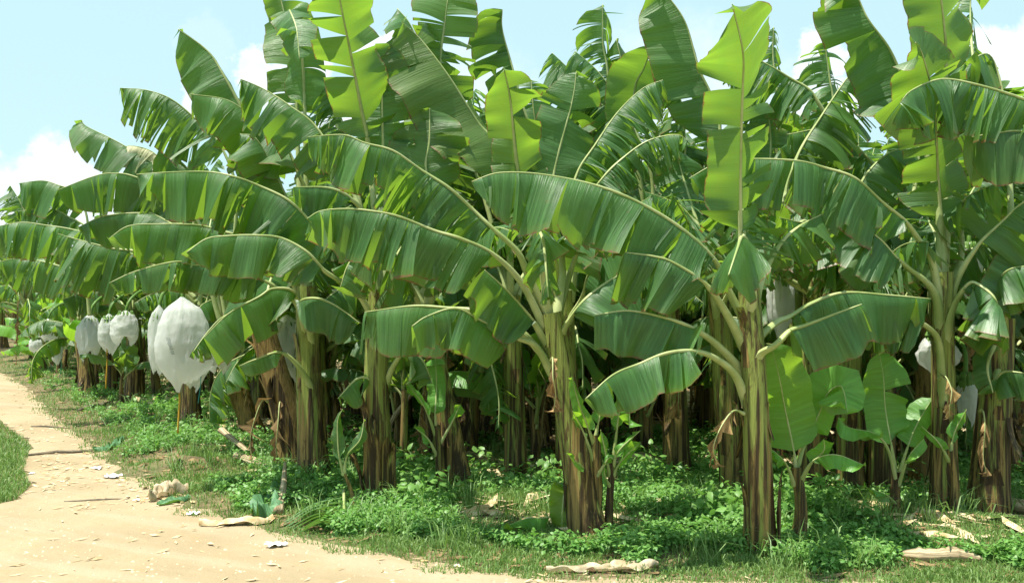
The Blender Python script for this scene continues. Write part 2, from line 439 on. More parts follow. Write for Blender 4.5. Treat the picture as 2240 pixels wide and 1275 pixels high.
def add_trunk(root, base, crown, r0, r1, rng, flaps=6, name='pseudostem'):
    base = np.asarray(base, float); crown = np.asarray(crown, float)
    base = base.copy(); base[2] -= .06
    mid = .5 * (base + crown) + np.array((rng.gauss(0, .02), rng.gauss(0, .02), 0))
    n = 34; sides = 40
    q, _, L = spline([base, mid, crown], n)
    T, N, S = frames(q, (0, -1, 0.01))
    geo = Geo()
    h = np.linspace(0, 1, n); a = np.linspace(0, 2 * math.pi, sides + 1)
    r = r0 + (r1 - r0) * h ** .8 + r0 * .22 * np.exp(-h * 11)
    H, A = np.meshgrid(h, a, indexing='ij')
    ph = [rng.uniform(0, 6.3) for _ in range(6)]
    # overlapping sheaths: a few edges that step out and wind slowly up the stem
    step = np.zeros_like(H)
    for k in range(4):
        x = ((A + ph[k] + H * rng.uniform(-.9, .9)) / (2 * math.pi)) % 1.0
        step += .062 * np.clip(x * 1.08, 0, 1) ** 1.5
    rip = .018 * np.sin(A * 7 + ph[4] + H * 2) + .014 * np.sin(A * 13 + ph[5] - H * 3) + .012 * np.sin(H * 17 + A * 2)
    RR = r[:, None] * (.93 + step + rip)
    RR[:, -1] = RR[:, 0]
    pos = q[:, None] + RR[..., None] * (np.cos(A)[..., None] * S[:, None] + np.sin(A)[..., None] * N[:, None])
    uv = np.stack([A / 6.283, H * L / 2.0], -1)
    geo.grid(pos, uv, flip=True)
    # frayed ends of old sheaths lifting off the stem
    for k in range(flaps):
        a0 = rng.uniform(0, 6.28); h0 = rng.uniform(.12, .95); ln = rng.uniform(.10, .40); wd = rng.uniform(.2, .55)
        m = 7; hh = h0 + np.linspace(0, 1, m) * ln / L * rng.choice((1, 1, -1)); hh = np.clip(hh, .02, .99)
        ang = a0 + np.linspace(-wd, wd, 4)
        lift = 1.02 + np.linspace(0, 1, m) ** 2 * rng.choice((.08, .15, .3, .7))
        taper = np.linspace(1, rng.uniform(.15, .5), m)
        pp = np.zeros((m, 4, 3))
        for i in range(m):
            c = np.array([np.interp(hh[i], h, q[:, j]) for j in range(3)])
            Si = np.array([np.interp(hh[i], h, S[:, j]) for j in range(3)]); Ni = np.array([np.interp(hh[i], h, N[:, j]) for j in range(3)])
            rr = np.interp(hh[i], h, r) * lift[i] * 1.04
            for j in range(4):
                aa = a0 + (ang[j] - a0) * taper[i]
                pp[i, j] = c + rr * (math.cos(aa) * Si + math.sin(aa) * Ni)
        uvp = np.stack(np.broadcast_arrays(ang[None] / 6.283, (hh * L / 2 - .35)[:, None]), -1)
        geo.grid(pp, uvp)
    return link(name, geo.mesh(name, np.array(root.location)), M_TRUNK, root), q

def dry_hang(root, p, ln, wd, rng, dirx=0.0, diry=-.2, mat=None):
    """a dead leaf hanging limp off the stem"""
    p = np.asarray(p, float)
    pts = [p, p + np.array((dirx * .5, diry * .6, .03)), p + np.array((dirx, diry, -.25 * ln)), p + np.array((dirx * 1.15, diry * 1.1, -.65 * ln)), p + np.array((dirx * 1.05, diry, -ln))]
    o = dict(sl=66, sr=80, f=(dirx + .01, -1, .2), g=.75, tear=.10, jit=16, wav=12, nv=6, rpet=.010, dry=rng.uniform(0, .5), gap=.2, sweep=.75, limp=.3)
    return add_leaf(root, pts, .6, wd * .85, rng, o, M_DRY, True, 'dry_leaf')

# generic leaf path: rises from the crown at elevation el and arches over
def gen_path(crown, az, el, length, arch, rng, drop=.3):
    d = np.array((math.cos(az), math.sin(az), 0.0))
    p = np.asarray(crown, float) + np.array((0, 0, -drop)); pts = [p.copy()]
    n = 8; e = el + .25
    for i in range(n):
        u = i / (n - 1)
        ang = e - arch * u ** 1.3
        p = p + (d * math.cos(ang) + np.array((0, 0, 1.0)) * math.sin(ang)) * length / n
        pts.append(p.copy())
    return pts
def gen_leaf(root, crown, az, el, length, arch, W, rng, o=None, joined=True, mat=None):
    pts = gen_path(crown, az, el, length, arch, rng, rng.uniform(.15, .45))
    oo = dict(n=rng.uniform(35, 80), fa=rng.uniform(30, 75), tear=rng.choice((.04, .05, .07, .1, .2)), nv=5, res=.09, jit=13, g=rng.uniform(.15, .4), cut=rng.choice((0, 0, .4, .6)))
    if el > 1.1: oo.update(n=rng.uniform(10, 60), fa=rng.uniform(10, 60), g=.14)
    oo.update(o or {})
    return add_leaf(root, pts, 2.2, W, rng, oo, mat, joined)

# ------------------------------------------------------------------ world, sun, camera
w = bpy.data.worlds.new('World'); SC.world = w; w.use_nodes = True
nt = w.node_tree; nt.nodes.clear(); t = NT(nt)
sky = t.n('ShaderNodeTexSky', sky_type='NISHITA', sun_disc=False)
sky.sun_elevation = math.asin(SUNDIR.z); sky.sun_rotation = math.atan2(SUNDIR.x, SUNDIR.y)
sky.air_density = 1.0; sky.dust_density = 1.6; sky.ozone_density = 1.0; sky.altitude = 50
tc = t.n('ShaderNodeTexCoord'); d = tc.outputs['Generated']
wob = t.noise(d, 14.0, 9, .68, out=1)
wv = t.n('ShaderNodeVectorMath', operation='MULTIPLY_ADD'); t.set(wv.inputs[0], wob); wv.inputs[1].default_value = (.095,) * 3; wv.inputs[2].default_value = (-.0475,) * 3
wv2 = t.n('ShaderNodeVectorMath', operation='ADD'); t.set(wv2.inputs[0], d); t.set(wv2.inputs[1], wv.outputs[0])
dd = wv2.outputs[0]
CLOUDS = [(110, 400, 95, 1), (20, 440, 95, 1), (190, 440, 80, 1), (-60, 400, 90, 1), (80, 480, 150, 1), (250, 480, 110, 1), (560, 175, 62, 1), (640, 200, 66, 1), (690, 160, 60, 1), (850, 130, 62, 1), (890, 210, 70, 1),
          (770, 240, 70, 1), (1785, 150, 66, 1), (1760, 240, 80, 1), (1830, 230, 60, 1), (2165, 120, 70, 1), (2215, 210, 100, 1), (2130, 240, 80, 1), (2290, 120, 80, 1), (415, 225, 36, .8), (440, 110, 70, .16), (1500, 300, 260, .5), (1000, 320, 240, .5),
          (-500, 380, 200, 1), (-800, 430, 160, 1), (2700, 260, 180, 1), (3200, 330, 240, 1)]
cm = None
for (px, py, r, s) in CLOUDS:
    c = Vector(((px - CX) / F, 1, (HZ - py) / F)).normalized()
    vd = t.n('ShaderNodeVectorMath', operation='DISTANCE'); t.set(vd.inputs[0], dd); vd.inputs[1].default_value = c
    k = t.step(vd.outputs['Value'], r / F * .70, r / F * 1.08, s, 0)
    cm = k if cm is None else t.math('MAXIMUM', cm, k)
det = t.noise(d, 30.0, 6, .6)
cm = t.math('MULTIPLY', cm, t.step(det, .25, .6, .55, 1.0))
ctone = t.mix(t.noise(d, 18.0, 4, .6), (5.4, 6.2, 6.3), (6.6, 6.9, 6.9))
tint = t.mix(1.0, sky.outputs[0], (1.0, 1.0, 1.0), 'MULTIPLY')
base = t.mix(.78, tint, (3.75, 5.5, 5.75))
colr = t.mix(cm, base, ctone)
bg = t.n('ShaderNodeBackground', {'Color': colr, 'Strength': .09})
o_ = t.n('ShaderNodeOutputWorld'); t.set(o_.inputs[0], bg.outputs[0])

sl = bpy.data.lights.new('sun', 'SUN'); sl.energy = 4.3; sl.angle = rad(.55); sl.color = (1, .95, .86)
so = bpy.data.objects.new('sun', sl); COL.objects.link(so)
so.rotation_euler = SUNDIR.to_track_quat('Z', 'Y').to_euler(); so.location = (-8, 10, 25)

cam = bpy.data.cameras.new('camera'); co = bpy.data.objects.new('camera', cam); COL.objects.link(co)
cam.sensor_width = 36; cam.lens = 36 * F / 2240; cam.clip_end = 2000
co.location = (0, 0, CH); co.rotation_euler = (rad(90), 0, 0)
SC.camera = co
SC.view_settings.view_transform = 'Standard'; SC.view_settings.look = 'None'
SC.view_settings.exposure = 1.05; SC.view_settings.gamma = 1.0
SC.cycles.max_bounces = 8; SC.cycles.transparent_max_bounces = 12; SC.cycles.use_denoising = True
SC.cycles.transmission_bounces = 6; SC.cycles.diffuse_bounces = 5

# ------------------------------------------------------------------ ground and road
xs = np.concatenate([[-900, -300, -120, -60], np.arange(-30, 30.01, .3), [60, 120, 300, 900]])
ys = np.concatenate([[-300, -80, -20], np.arange(-4, 50.01, .3), [60, 90, 160, 400, 1200]])
Xg, Yg = np.meshgrid(xs, ys, indexing='ij')
g = Geo(); g.grid(np.stack([Xg, Yg, gh(Xg, Yg)], -1), np.stack([Xg, Yg], -1))
tag(link('ground', g.mesh('ground'), M_SOIL), kind='structure')

def jag(pts, amp, seed):
    r = random.Random(seed); out = []
    for (a, b) in zip(pts[:-1], pts[1:]):
        a = np.array(a); b = np.array(b); L = np.linalg.norm(b - a); n = max(1, int(L / .16)) if L < 20 else 6
        for i in range(n):
            p = a + (b - a) * i / n
            k = amp if L < 20 else 0
            out.append(p + np.array((r.gauss(0, k), r.gauss(0, k))))
    out.append(np.array(pts[-1])); return out
import bmesh
bm = bmesh.new()
redge = jag(EDGE, .05, 3); ledge = jag(LEFT, .05, 4)
poly = redge + [np.array((30, -4.0)), np.array((-40, -4.0))] + ledge
bm.faces.new([bm.verts.new((p[0], p[1], .006)) for p in poly])
bmesh.ops.triangulate(bm, faces=bm.faces[:])
bmesh.ops.recalc_face_normals(bm, faces=bm.faces[:])
me = bpy.data.meshes.new('dirt_road'); bm.to_mesh(me); bm.free()
if me.polygons[0].normal.z < 0: me.flip_normals()
tag(link('dirt_road', me, M_ROAD), kind='structure')

# ------------------------------------------------------------------ hero plants (crown / base read off the photo, each at its own distance)
SPEC = {}
def plant(key, base, crown, label, r0=.12, r1=.085, group='banana plants of the front rows', lean=0.0, flaps=12, seed=None, tan=0.0):
    Y = GY(base[1]); bp = P(base[0], base[1], Y); bp[2] = gh1(bp[0], bp[1])
    cp = P(crown[0], crown[1], Y + lean)
    root = empty('banana_plant', tuple(bp), label, 'banana plant', group)
    rng = random.Random(seed if seed is not None else sum(map(ord, key)) * 7 + len(key))
    top = cp + np.array((0, 0, .02))
    add_trunk(root, bp, top, r0, r1, rng, flaps)[0].color = (tan, 0, 0, 1)
    SPEC[key] = dict(root=root, Y=Y, crown=cp, rng=rng, base=bp)
    return root
def leaf(key, pts, b, W, mat=None, **o):
    s = SPEC[key]; last = 0.0; pp = []
    for p in pts:
        if len(p) > 2: last = p[2]
        pp.append(P(p[0], p[1], s['Y'] + last))
    return add_leaf(s['root'], pp, b, W, s['rng'], o, mat)
def fill(key, n, azs=(20, 160), el=(60, 80), ln=(1.8, 2.4), W=(.28, .36), arch=(.4, 1.6), **o):
    s = SPEC[key]; r = s['rng']
    for i in range(n):
        az = rad(azs[0] + (azs[1] - azs[0]) * (i + r.uniform(.2, .8)) / n)
        gen_leaf(s['root'], s['crown'], az, rad(r.uniform(*el)), r.uniform(*ln), r.uniform(*arch), r.uniform(*W), r, dict(o), joined=False)

#LEAVES
plant('A', (1662, 1215), (1637, 640), 'banana plant nearest the camera with yellowish upright leaf and bare leaning stem', .110, .076)
plant('B', (2065, 1140), (2062, 600), 'tall banana plant right of the nearest one, brown scarred stem, two stacked upright leaves', .108, .080)
plant('C', (1285, 1175), (1203, 690), 'left leaning banana plant in the middle, crown of many petioles, two suckers at its foot', .135, .088)
plant('D', (835, 1100), (830, 640), 'banana plant with split tan sheath at its foot, its longest leaf reaching far left', .14, .09)
plant('E', (690, 1065), (672, 630), 'banana plant with black lower stem beside the leaning tan stem', .15, .095)
plant('F', (565, 965), (482, 745), 'leaning banana plant behind the large white bag, stem bent left', .14, .10, tan=.6)
plant('G', (415, 935), (432, 670), 'dark stemmed banana plant standing right behind the large white bag', .15, .10)
plant('H', (193, 870), (165, 690), 'farther banana plant by the road holding the shiny white bag', .15, .10)
plant('I', (295, 880), (290, 680), 'banana plant beneath the pair of white bags along the road', .16, .11)
plant('K1', (1130, 1060), (1118, 650), 'thin stemmed banana plant with a very broad slanting upright leaf', .11, .085)
plant('K2', (1010, 1085), (928, 680), 'dark banana plant leaning left behind the narrow sucker', .115, .08)
plant('K4', (1480, 1050), (1462, 640), 'thick brown banana stem in shade with pale pointed top leaf', .13, .09)
plant('K5', (1612, 1090), (1570, 640), 'dark leaning banana stem just left of the nearest plant', .13, .09)
plant('K6', (1775, 1090), (1782, 590), 'banana plant behind the tall bright sucker with bundle of upright petioles', .13, .09)
plant('K7', (1862, 1098), (1868, 640), 'shaded dark banana stem between the two bright suckers, first of two together', .125, .09)
plant('K8', (1928, 1098), (1935, 640), 'shaded banana stem directly behind the green striped sucker leaf', .13, .09)
plant('K9', (2015, 1070), (2040, 700), 'slanting tan banana stem tucked behind the scarred stem', .11, .09, tan=.8)
plant('J', (2160, 1130), (2190, 700), 'stout mossy green banana clump at the right edge', .17, .11)
plant('K10', (1245, 1065), (1232, 640), 'banana plant behind the left leaning one with comb like shredded leaves', .13, .09)
plant('K12', (1400, 1000), (1410, 620), 'banana plant deep in shade under ragged leaf tips against the sky', .13, .09)
plant('Q', (655, 1035), (575, 725), 'leaning tan banana stem with peeling dry sheaths bearing a speckled bag', .17, .12, tan=1.0)
plant('X', (2420, 1160), (2400, 640), 'banana plant beyond the right edge whose long leaf reaches into view', .13, .09)

# A
leaf('A', [(1634, 700, 0), (1595, 625, -.05), (1559, 562, -.1), (1471, 477, -.2), (1341, 412, -.3), (1210, 384, -.35), (1100, 381, -.4), (1028, 398, -.45)], 2, .37, n=82, fa=60, tear=.11, jit=10, g=.35)
leaf('A', [(1632, 760, 0), (1600, 690, -.1), (1552, 622, -.2), (1477, 572, -.3), (1426, 560), (1374, 557, -.35)], 2, .34, n=82, cut=.92, tear=.5, jit=4)
leaf('A', [(1638, 850, 0), (1624, 801, 0), (1576, 748, -.1), (1523, 719, -.2), (1460, 695, -.3), (1375, 682), (1301, 687)], 3, .27, n=84, tear=.6, jit=3, cut=.75)
leaf('A', [(1640, 890, 0), (1608, 817, -.1), (1566, 780, -.2), (1523, 767, -.3), (1460, 769, -.4), (1396, 793), (1338, 825, -.5), (1275, 868, -.6)], 3, .24, n=66, fa=75, tear=.35, jit=6)
leaf('A', [(1645, 840, 0), (1660, 780, -.1), (1693, 754, -.2), (1730, 727, -.2), (1772, 711), (1841, 679), (1889, 664)], 3, .27, n=84, tear=.4, jit=5, cut=.8)
leaf('A', [(1645, 800, 0), (1653, 743, 0), (1693, 700, .1), (1735, 680, .2), (1772, 664, .3), (1852, 642, .45), (1936, 642, .55), (2032, 656, .65)], 3, .33, n=82, tear=.3, jit=5)
leaf('A', [(1638, 700, 0), (1642, 620, -.1), (1632, 545, -.25), (1622, 517, -.45), (1612, 545, -.8), (1598, 605, -1.0)], 1.7, .30, sl=52, sr=58, tear=.3, jit=6, g=.3)
leaf('A', [(1640, 700, .1), (1625, 580, .2), (1617, 512, .25), (1617, 346, .12), (1620, 201, -.1), (1621, 110, -.3), (1604, 12, -.55)], 2, .30, f='c', sl=8, sr=42, tear=.28, jit=10, g=.06, yel=.06)
leaf('A', [(1645, 690, .1), (1665, 610, .2), (1700, 540, .35), (1745, 500, .5), (1800, 470, .6)], 2, .27, n=60, fa=50)
fill('A', 1, (60, 130), (62, 78), (1.4, 1.8), arch=(.8, 1.6))
# B
leaf('B', [(2062, 690, 0), (2042, 567, -.1), (2011, 517, -.15), (1981, 482, -.2), (1931, 437, -.3), (1871, 392, -.4), (1811, 366), (1740, 351, -.5), (1632, 346, -.55), (1567, 356), (1508, 389, -.6)], 3, .37, n=82, fa=62, tear=.11, jit=10, g=.35)
leaf('B', [(2058, 720, 0), (2042, 632, -.1), (1991, 587, -.2), (1960, 558, -.25), (1928, 528, -.3), (1895, 498), (1862, 478)], 2.6, .33, n=62, fa=45, tear=.5, cut=.7)
leaf('B', [(2064, 900, 0), (2062, 800, -.1), (2050, 738, -.15), (2021, 700, -.3), (1979, 690, -.35), (1940, 700), (1905, 714, -.4)], 3, .24, n=84, cut=.85, tear=.12, jit=9)
leaf('B', [(2066, 760, 0), (2078, 680, -.1), (2105, 625, -.2), (2130, 612, -.3), (2165, 645, -.4), (2182, 690), (2196, 738, -.5)], 2, .32, n=64, fa=60, tear=.14, jit=8)
leaf('B', [(2068, 690, 0), (2085, 610, 0), (2135, 535, -.1), (2190, 485, -.15), (2240, 440, -.2), (2300, 405)], 2, .34, n=68, fa=40, tear=.15)
leaf('B', [(2062, 640, .1), (2062, 540, .15), (2062, 480, .2), (2058, 380, .1), (2053, 290, -.05), (2040, 200, -.25), (2022, 125, -.42), (2000, 88, -.6)], 2, .30, f='c', sl=8, sr=14, tear=.4, jit=8, g=.06, yel=.06)
leaf('B', [(2066, 620, .2), (2073, 480, .35), (2074, 330, .4), (2070, 176, .25), (2067, 75, .1), (2055, -40, -.1), (2045, -110, -.2)], 3, .30, f='c', sl=5, sr=30, tear=.5, g=.05, yel=.06)
leaf('B', [(2060, 640, .1), (2050, 450, .2), (2015, 280, .3), (1969, 166, .35), (1941, 100), (1911, 45), (1881, 0), (1850, -60, .3)], 2.2, .41, f='c', sl=5, sr=85, tear=.6, jit=9, yel=.05, g=.08, gap=.05)
leaf('B', [(2066, 640, .2), (2095, 560, .4), (2105, 480, .5), (2130, 410, .6), (2180, 380, .6)], 1.6, .30, n=50)
fill('B', 1, (40, 120), (62, 78), (1.4, 1.8), arch=(.8, 1.6))
# C
leaf('C', [(1203, 690, 0), (1162, 597, -.05), (1132, 552, -.1), (1082, 492, -.15), (1032, 447), (982, 407, -.2), (921, 366), (861, 331, -.3), (801, 306), (751, 291), (672, 296, -.4)], 3, .37, n=80, fa=55, tear=.09, jit=11, g=.35)
leaf('C', [(1203, 730, 0), (1150, 620, -.1), (1082, 557, -.2), (1002, 522, -.3), (951, 502), (881, 467, -.4), (836, 462), (766, 457), (710, 459), (668, 475, -.5)], 2, .36, n=78, fa=60, tear=.15, jit=9, g=.3)
leaf('C', [(1203, 760, 0), (1165, 700, -.12), (1110, 640, -.3), (1062, 594, -.42)], 1, .30, n=86, fa=66, tear=.5, jit=4, cut=.75)
leaf('C', [(1215, 820, 0), (1180, 758, -.1), (1127, 732, -.2), (1056, 700, -.35), (992, 674, -.45), (942, 690, -.5), (897, 711, -.55)], 2, .27, n=84, cut=.75, tear=.4, jit=5)
leaf('C', [(1215, 750, 0), (1240, 690, -.1), (1290, 640, -.1), (1360, 595, 0), (1430, 578, .1)], 1, .30, n=60, fa=60, tear=.5, jit=5)
leaf('C', [(1205, 700, 0), (1192, 600, -.1), (1181, 512, -.3), (1178, 494, -.4), (1186, 530, -.6), (1197, 650, -.8)], 1.8, .20, sl=64, sr=60, tear=.05, jit=12, g=.4)
leaf('C', [(1212, 700, .1), (1250, 590, .2), (1268, 530, .2), (1262, 500, .1), (1235, 525, -.1)], 1.6, .24, sl=45, sr=45, tear=.4)
leaf('C', [(1210, 680, .1), (1165, 500, .2), (1138, 380, .2), (1117, 221, -.05), (1108, 150, -.2)], 1.6, .22, f='c', sl=6, sr=10, tear=.5, g=.05, yel=.25)
leaf('C', [(1207, 790, 0), (1130, 705, -.05), (1050, 680, .1), (976, 669, .2), (900, 672, .3), (794, 681, .4)], 2.4, .36, n=82, tear=.4, jit=5, cut=.8)
leaf('C', [(1212, 700, 0), (1225, 600, .1), (1240, 520, .2), (1300, 460, .3), (1380, 440, .4)], 1.8, .28, n=60)
# D
leaf('D', [(830, 690, 0), (800, 590, 0), (760, 545, -.05), (713, 522, -.1), (673, 477), (627, 437, -.2), (567, 402), (507, 384, -.3), (452, 374), (371, 371, -.4), (296, 379, -.45)], 2.6, .42, n=80, fa=62, tear=.16, jit=9, g=.3)
leaf('D', [(830, 710, 0), (780, 635, -.1), (740, 605, -.2), (708, 587, -.3), (668, 542, -.4), (617, 522), (562, 510, -.5), (502, 515), (452, 525), (410, 549, -.6)], 3, .31, n=80, tear=.16, jit=7)
leaf('D', [(830, 690, 0), (815, 610, -.1), (800, 560, -.2), (783, 553, -.3), (760, 580, -.35), (742, 620, -.4)], 1.5, .26, n=70, fa=40, tear=.10, jit=10)
leaf('D', [(828, 640, .1), (790, 450, .2), (703, 286, .3), (632, 231), (572, 196), (530, 171, .25)], 1.5, .38, n=62, fa=50, tear=.3, jit=14)
leaf('D', [(833, 640, .2), (815, 400, .4), (801, 301, .35), (793, 236, .25), (773, 136, .05), (756, 50, -.15), (740, -10, -.3), (728, -60, -.4)], 2, .29, f='c', sl=5, sr=35, tear=.3, g=.06, jit=10, yel=.15)
leaf('D', [(835, 860, 0), (855, 795, -.1), (890, 758, -.2), (930, 790, -.3), (945, 840, -.35)], 1.6, .22, n=70, fa=60, tear=.3)
leaf('D', [(835, 890, 0), (812, 832, -.1), (780, 825, -.2), (742, 868, -.3)], 1, .2, n=70, fa=60, tear=.3)
leaf('D', [(830, 640, .2), (805, 480, .2), (770, 430, .1), (723, 408, 0), (648, 409, -.1)], 2, .30, n=80, tear=.16)
leaf('D', [(833, 640, .2), (850, 480, .3), (885, 400, .5), (940, 360, .6)], 1.4, .30, n=60)
leaf('D', [(834, 660, 0), (860, 570, -.1), (890, 530, -.1), (950, 560, -.2), (980, 620, -.2)], 1.6, .28, n=75, tear=.2)
# E
leaf('E', [(670, 690, 0), (640, 620, 0), (600, 560, -.1), (560, 525, -.2), (507, 510, -.3), (452, 494), (402, 487, -.4), (351, 484), (281, 494, -.5), (240, 519, -.55)], 2, .34, n=80, tear=.14, jit=7)
leaf('E', [(674, 730, 0), (645, 660, -.1), (582, 612, -.2), (552, 600), (492, 582, -.4), (427, 575), (381, 577, -.5), (301, 592), (237, 614, -.6)], 2, .24, n=82, tear=.14, jit=7)
leaf('E', [(676, 750, 0), (660, 680, -.2), (640, 634, -.4), (600, 634, -.5), (566, 645, -.6), (500, 690, -.7), (447, 735, -.8)], 1.6, .32, n=80, tear=.5, jit=5, cut=.9)
leaf('E', [(682, 770, 0), (675, 695, -.2), (662, 657, -.45), (690, 655, -.6), (738, 666, -.7), (790, 702, -.7)], 2, .30, n=82, tear=.4, jit=5)
leaf('E', [(672, 640, .1), (668, 450, .2), (652, 376, .2), (627, 321), (602, 296, .1), (557, 256), (502, 218, 0), (422, 207, -.1)], 2, .40, n=66, fa=45, tear=.25, jit=12)
leaf('E', [(670, 640, .2), (610, 400, .4), (545, 270, .5), (493, 170, .5), (455, 110), (388, 66, .45)], 2, .38, f='c', sl=4, sr=95, tear=.9, jit=4, g=.15, gap=.03)
leaf('E', [(692, 870, 0), (668, 810, -.2), (620, 772, -.3), (560, 790, -.4), (523, 806)], 2, .12, n=80, fa=70, tear=.8, jit=3)
leaf('E', [(672, 640, .3), (668, 420, .5), (663, 246, .6), (664, 150, .6), (652, 60, .5), (640, 25, .3), (650, 60, 0), (655, 130, -.15)], 2, .22, f='c', sl=10, sr=20, tear=.3)
leaf('E', [(672, 640, .4), (650, 400, .7), (650, 200, .9), (635, 90, 1.0), (612, 0), (595, -50)], 1.5, .27, f='c', sl=6, sr=45, tear=.2, yel=.15)
# K1 / K2 / K4...
leaf('K1', [(1118, 660, 0), (1118, 480, -.2), (1085, 330, -.3), (1042, 261), (981, 160, -.35), (921, 90), (879, 49, -.4)], 1.5, .52, f=(.2, -1, .3), sl=-6, sr=84, tear=.4, jit=20, g=.06, gap=.05, yel=.35)
leaf('K1', [(1120, 650, .1), (1215, 480, .2), (1195, 370, .2), (1152, 260), (1117, 135), (1097, 60), (1096, 18, .1)], 1.8, .42, f='c', sl=16, sr=120, tear=.35, jit=14, g=.22)
fill('K1', 2, (20, 160), (55, 70))
leaf('K2', [(930, 690, 0), (850, 480, .1), (838, 316, .1), (838, 200), (831, 130), (812, 104)], 1.6, .30, f='c', sl=34, sr=8, tear=.3, g=.12)
leaf('K2', [(935, 680, 0), (940, 450, 0), (934, 366), (938, 310), (944, 240)], 1.3, .33, f='c', sl=10, sr=10, tear=.2, g=.1, yel=.15)
leaf('K2', [(930, 690, .2), (955, 400, .4), (962, 150, .5), (969, 60), (980, 0), (990, -60)], 1.6, .32, f='c', sl=15, sr=15, tear=.12, g=.1)
leaf('K2', [(925, 690, .2), (945, 350, .3), (930, 150, .4), (905, 60), (868, 12)], 1.6, .34, n=50, fa=40, tear=.08)
fill('K2', 2, (-150, -40), (35, 60), (1.4, 1.9))
leaf('K4', [(1470, 650, 0), (1560, 400, -.3), (1574, 281, -.3), (1552, 211), (1532, 146), (1502, 55), (1467, 3), (1440, -40)], 1.7, .42, f='c', sl=5, sr=80, tear=.5, jit=12, yel=.08, g=.08, gap=.05)
leaf('K4', [(1455, 650, .5), (1385, 330, .5), (1389, 201, .35), (1410, 150, .25), (1430, 98, .1)], 1.3, .30, f='a', sl=8, sr=8, tear=.8, jit=4, yel=.06)
fill('K4', 3, (-160, -20), (30, 55), (1.5, 2.0))
leaf('K5', [(1570, 650, 0), (1590, 600, 0), (1567, 552, -.1), (1502, 467), (1461, 437), (1404, 418, -.2)], 2, .36, n=70, tear=.3)
leaf('K5', [(1572, 650, .1), (1530, 520, .2), (1500, 400, .4), (1480, 320, .5)], 1.2, .3, f='c', sl=10, sr=30, tear=.2)
fill('K5', 2, (-150, -30), (35, 60), (1.4, 1.8))
leaf('K6', [(1780, 650, 0), (1790, 540, -.2), (1760, 482, -.35), (1725, 525, -.5), (1690, 572, -.6)], 1.5, .30, n=60, fa=50, tear=.3)
leaf('K6', [(1785, 640, .3), (1830, 350, .4), (1791, 216, .4), (1730, 166), (1640, 122), (1590, 120)], 2, .40, n=74, tear=.05, jit=12, g=.4)
leaf('K6', [(1778, 640, 0), (1715, 450, 0), (1740, 346, 0), (1806, 246), (1861, 166), (1895, 133)], 2, .40, n=70, tear=.06, jit=12, g=.4)
leaf('K6', [(1778, 640, -.1), (1720, 600, -.3), (1668, 530, -.4), (1690, 440, -.4)], 1.2, .3, f='c', sl=20, sr=14, tear=.4)
leaf('K6', [(1785, 640, 0), (1800, 560, -.1), (1815, 535, -.2), (1835, 560, -.3), (1845, 620, -.3)], 1.5, .22, n=60, tear=.3)
leaf('K7', [(1880, 640, .2), (1930, 420, .3), (1890, 335, .3), (1810, 290), (1722, 293)], 1.8, .33, n=76, tear=.08, jit=10)
leaf('K7', [(1880, 640, 0), (1870, 460, 0), (1880, 395), (1930, 345), (1995, 316)], 1.6, .33, n=66, tear=.10)
fill('K7', 2, (-150, -30), (35, 60), (1.4, 1.8))
fill('K8', 5, (-170, 170), (45, 72), (1.5, 2.0))
fill('K9', 4, (-60, 120), (45, 75), (1.5, 2.0))
leaf('J', [(2190, 720, 0), (2180, 640, -.2), (2210, 590, -.4), (2260, 580, -.5)], 1.2, .30, n=75, tear=.3)
leaf('J', [(2190, 720, -.1), (2205, 680, -.3), (2225, 640, -.4), (2270, 560, -.4)], 1.2, .28, f='c', sl=20, sr=20, tear=.6, yel=.06)
leaf('J', [(2190, 730, -.1), (2165, 790, -.3), (2170, 860, -.35)], .4, .12, f='c', sl=40, sr=40, tear=.3)
leaf('J', [(2190, 720, 0), (2215, 500, .2), (2205, 300, .4), (2188, 190, .5), (2165, 120), (2110, 140, .2)], 1.7, .34, n=70, fa=50, tear=.10, jit=14)
leaf('J', [(2190, 720, .2), (2170, 400, .6), (2130, 150, .5), (2125, 20, .9), (2130, -60)], 1.7, .34, f='c', sl=30, sr=60, tear=.06, jit=16, g=.3)
leaf('J', [(2190, 760, 0), (2180, 830, -.2), (2200, 810, -.35), (2260, 820, -.5)], 1.2, .2, n=80, tear=.5)
leaf('K10', [(1230, 650, .2), (1212, 480, .2), (1218, 381), (1246, 221), (1259, 159)], 1.4, .31, f='c', sl=8, sr=8, tear=.35, jit=6, g=.1)
leaf('K10', [(1240, 650, 0), (1235, 480, 0), (1260, 386, 0), (1301, 311), (1351, 246), (1401, 196), (1450, 175, -.1)], 1.8, .40, n=70, fa=40, tear=.04, jit=8, g=.4, gap=.3)
leaf('K10', [(1245, 660, 0), (1270, 480, 0), (1316, 392, -.2), (1366, 341), (1421, 306), (1481, 294), (1506, 309)], 1.8, .30, n=76, fa=50, tear=.04, jit=8, gap=.3)
fill('K10', 2, (-150, -30), (35, 60), (1.4, 1.8))
leaf('K12', [(1410, 640, 0), (1430, 400, 0), (1361, 231), (1336, 191), (1301, 150), (1262, 111)], 1.6, .44, n=66, tear=.05, jit=12, gap=.25)
leaf('K12', [(1400, 640, .2), (1370, 330, .2), (1326, 241), (1286, 200), (1250, 155), (1206, 115)], 1.6, .44, n=66, tear=.06, jit=12, gap=.25)
leaf('K12', [(1380, 640, .5), (1335, 300, .5), (1328, 160), (1322, 90), (1318, 12)], 1.3, .34, f='c', sl=46, sr=60, tear=.07, jit=18, g=.2, gap=.25, limp=.3)
leaf('K12', [(1395, 640, .5), (1368, 300, .5), (1362, 160), (1350, 85)], 1.3, .34, f='c', sl=40, sr=50, tear=.09, jit=22, g=.2, gap=.25, limp=.4, yel=.15)
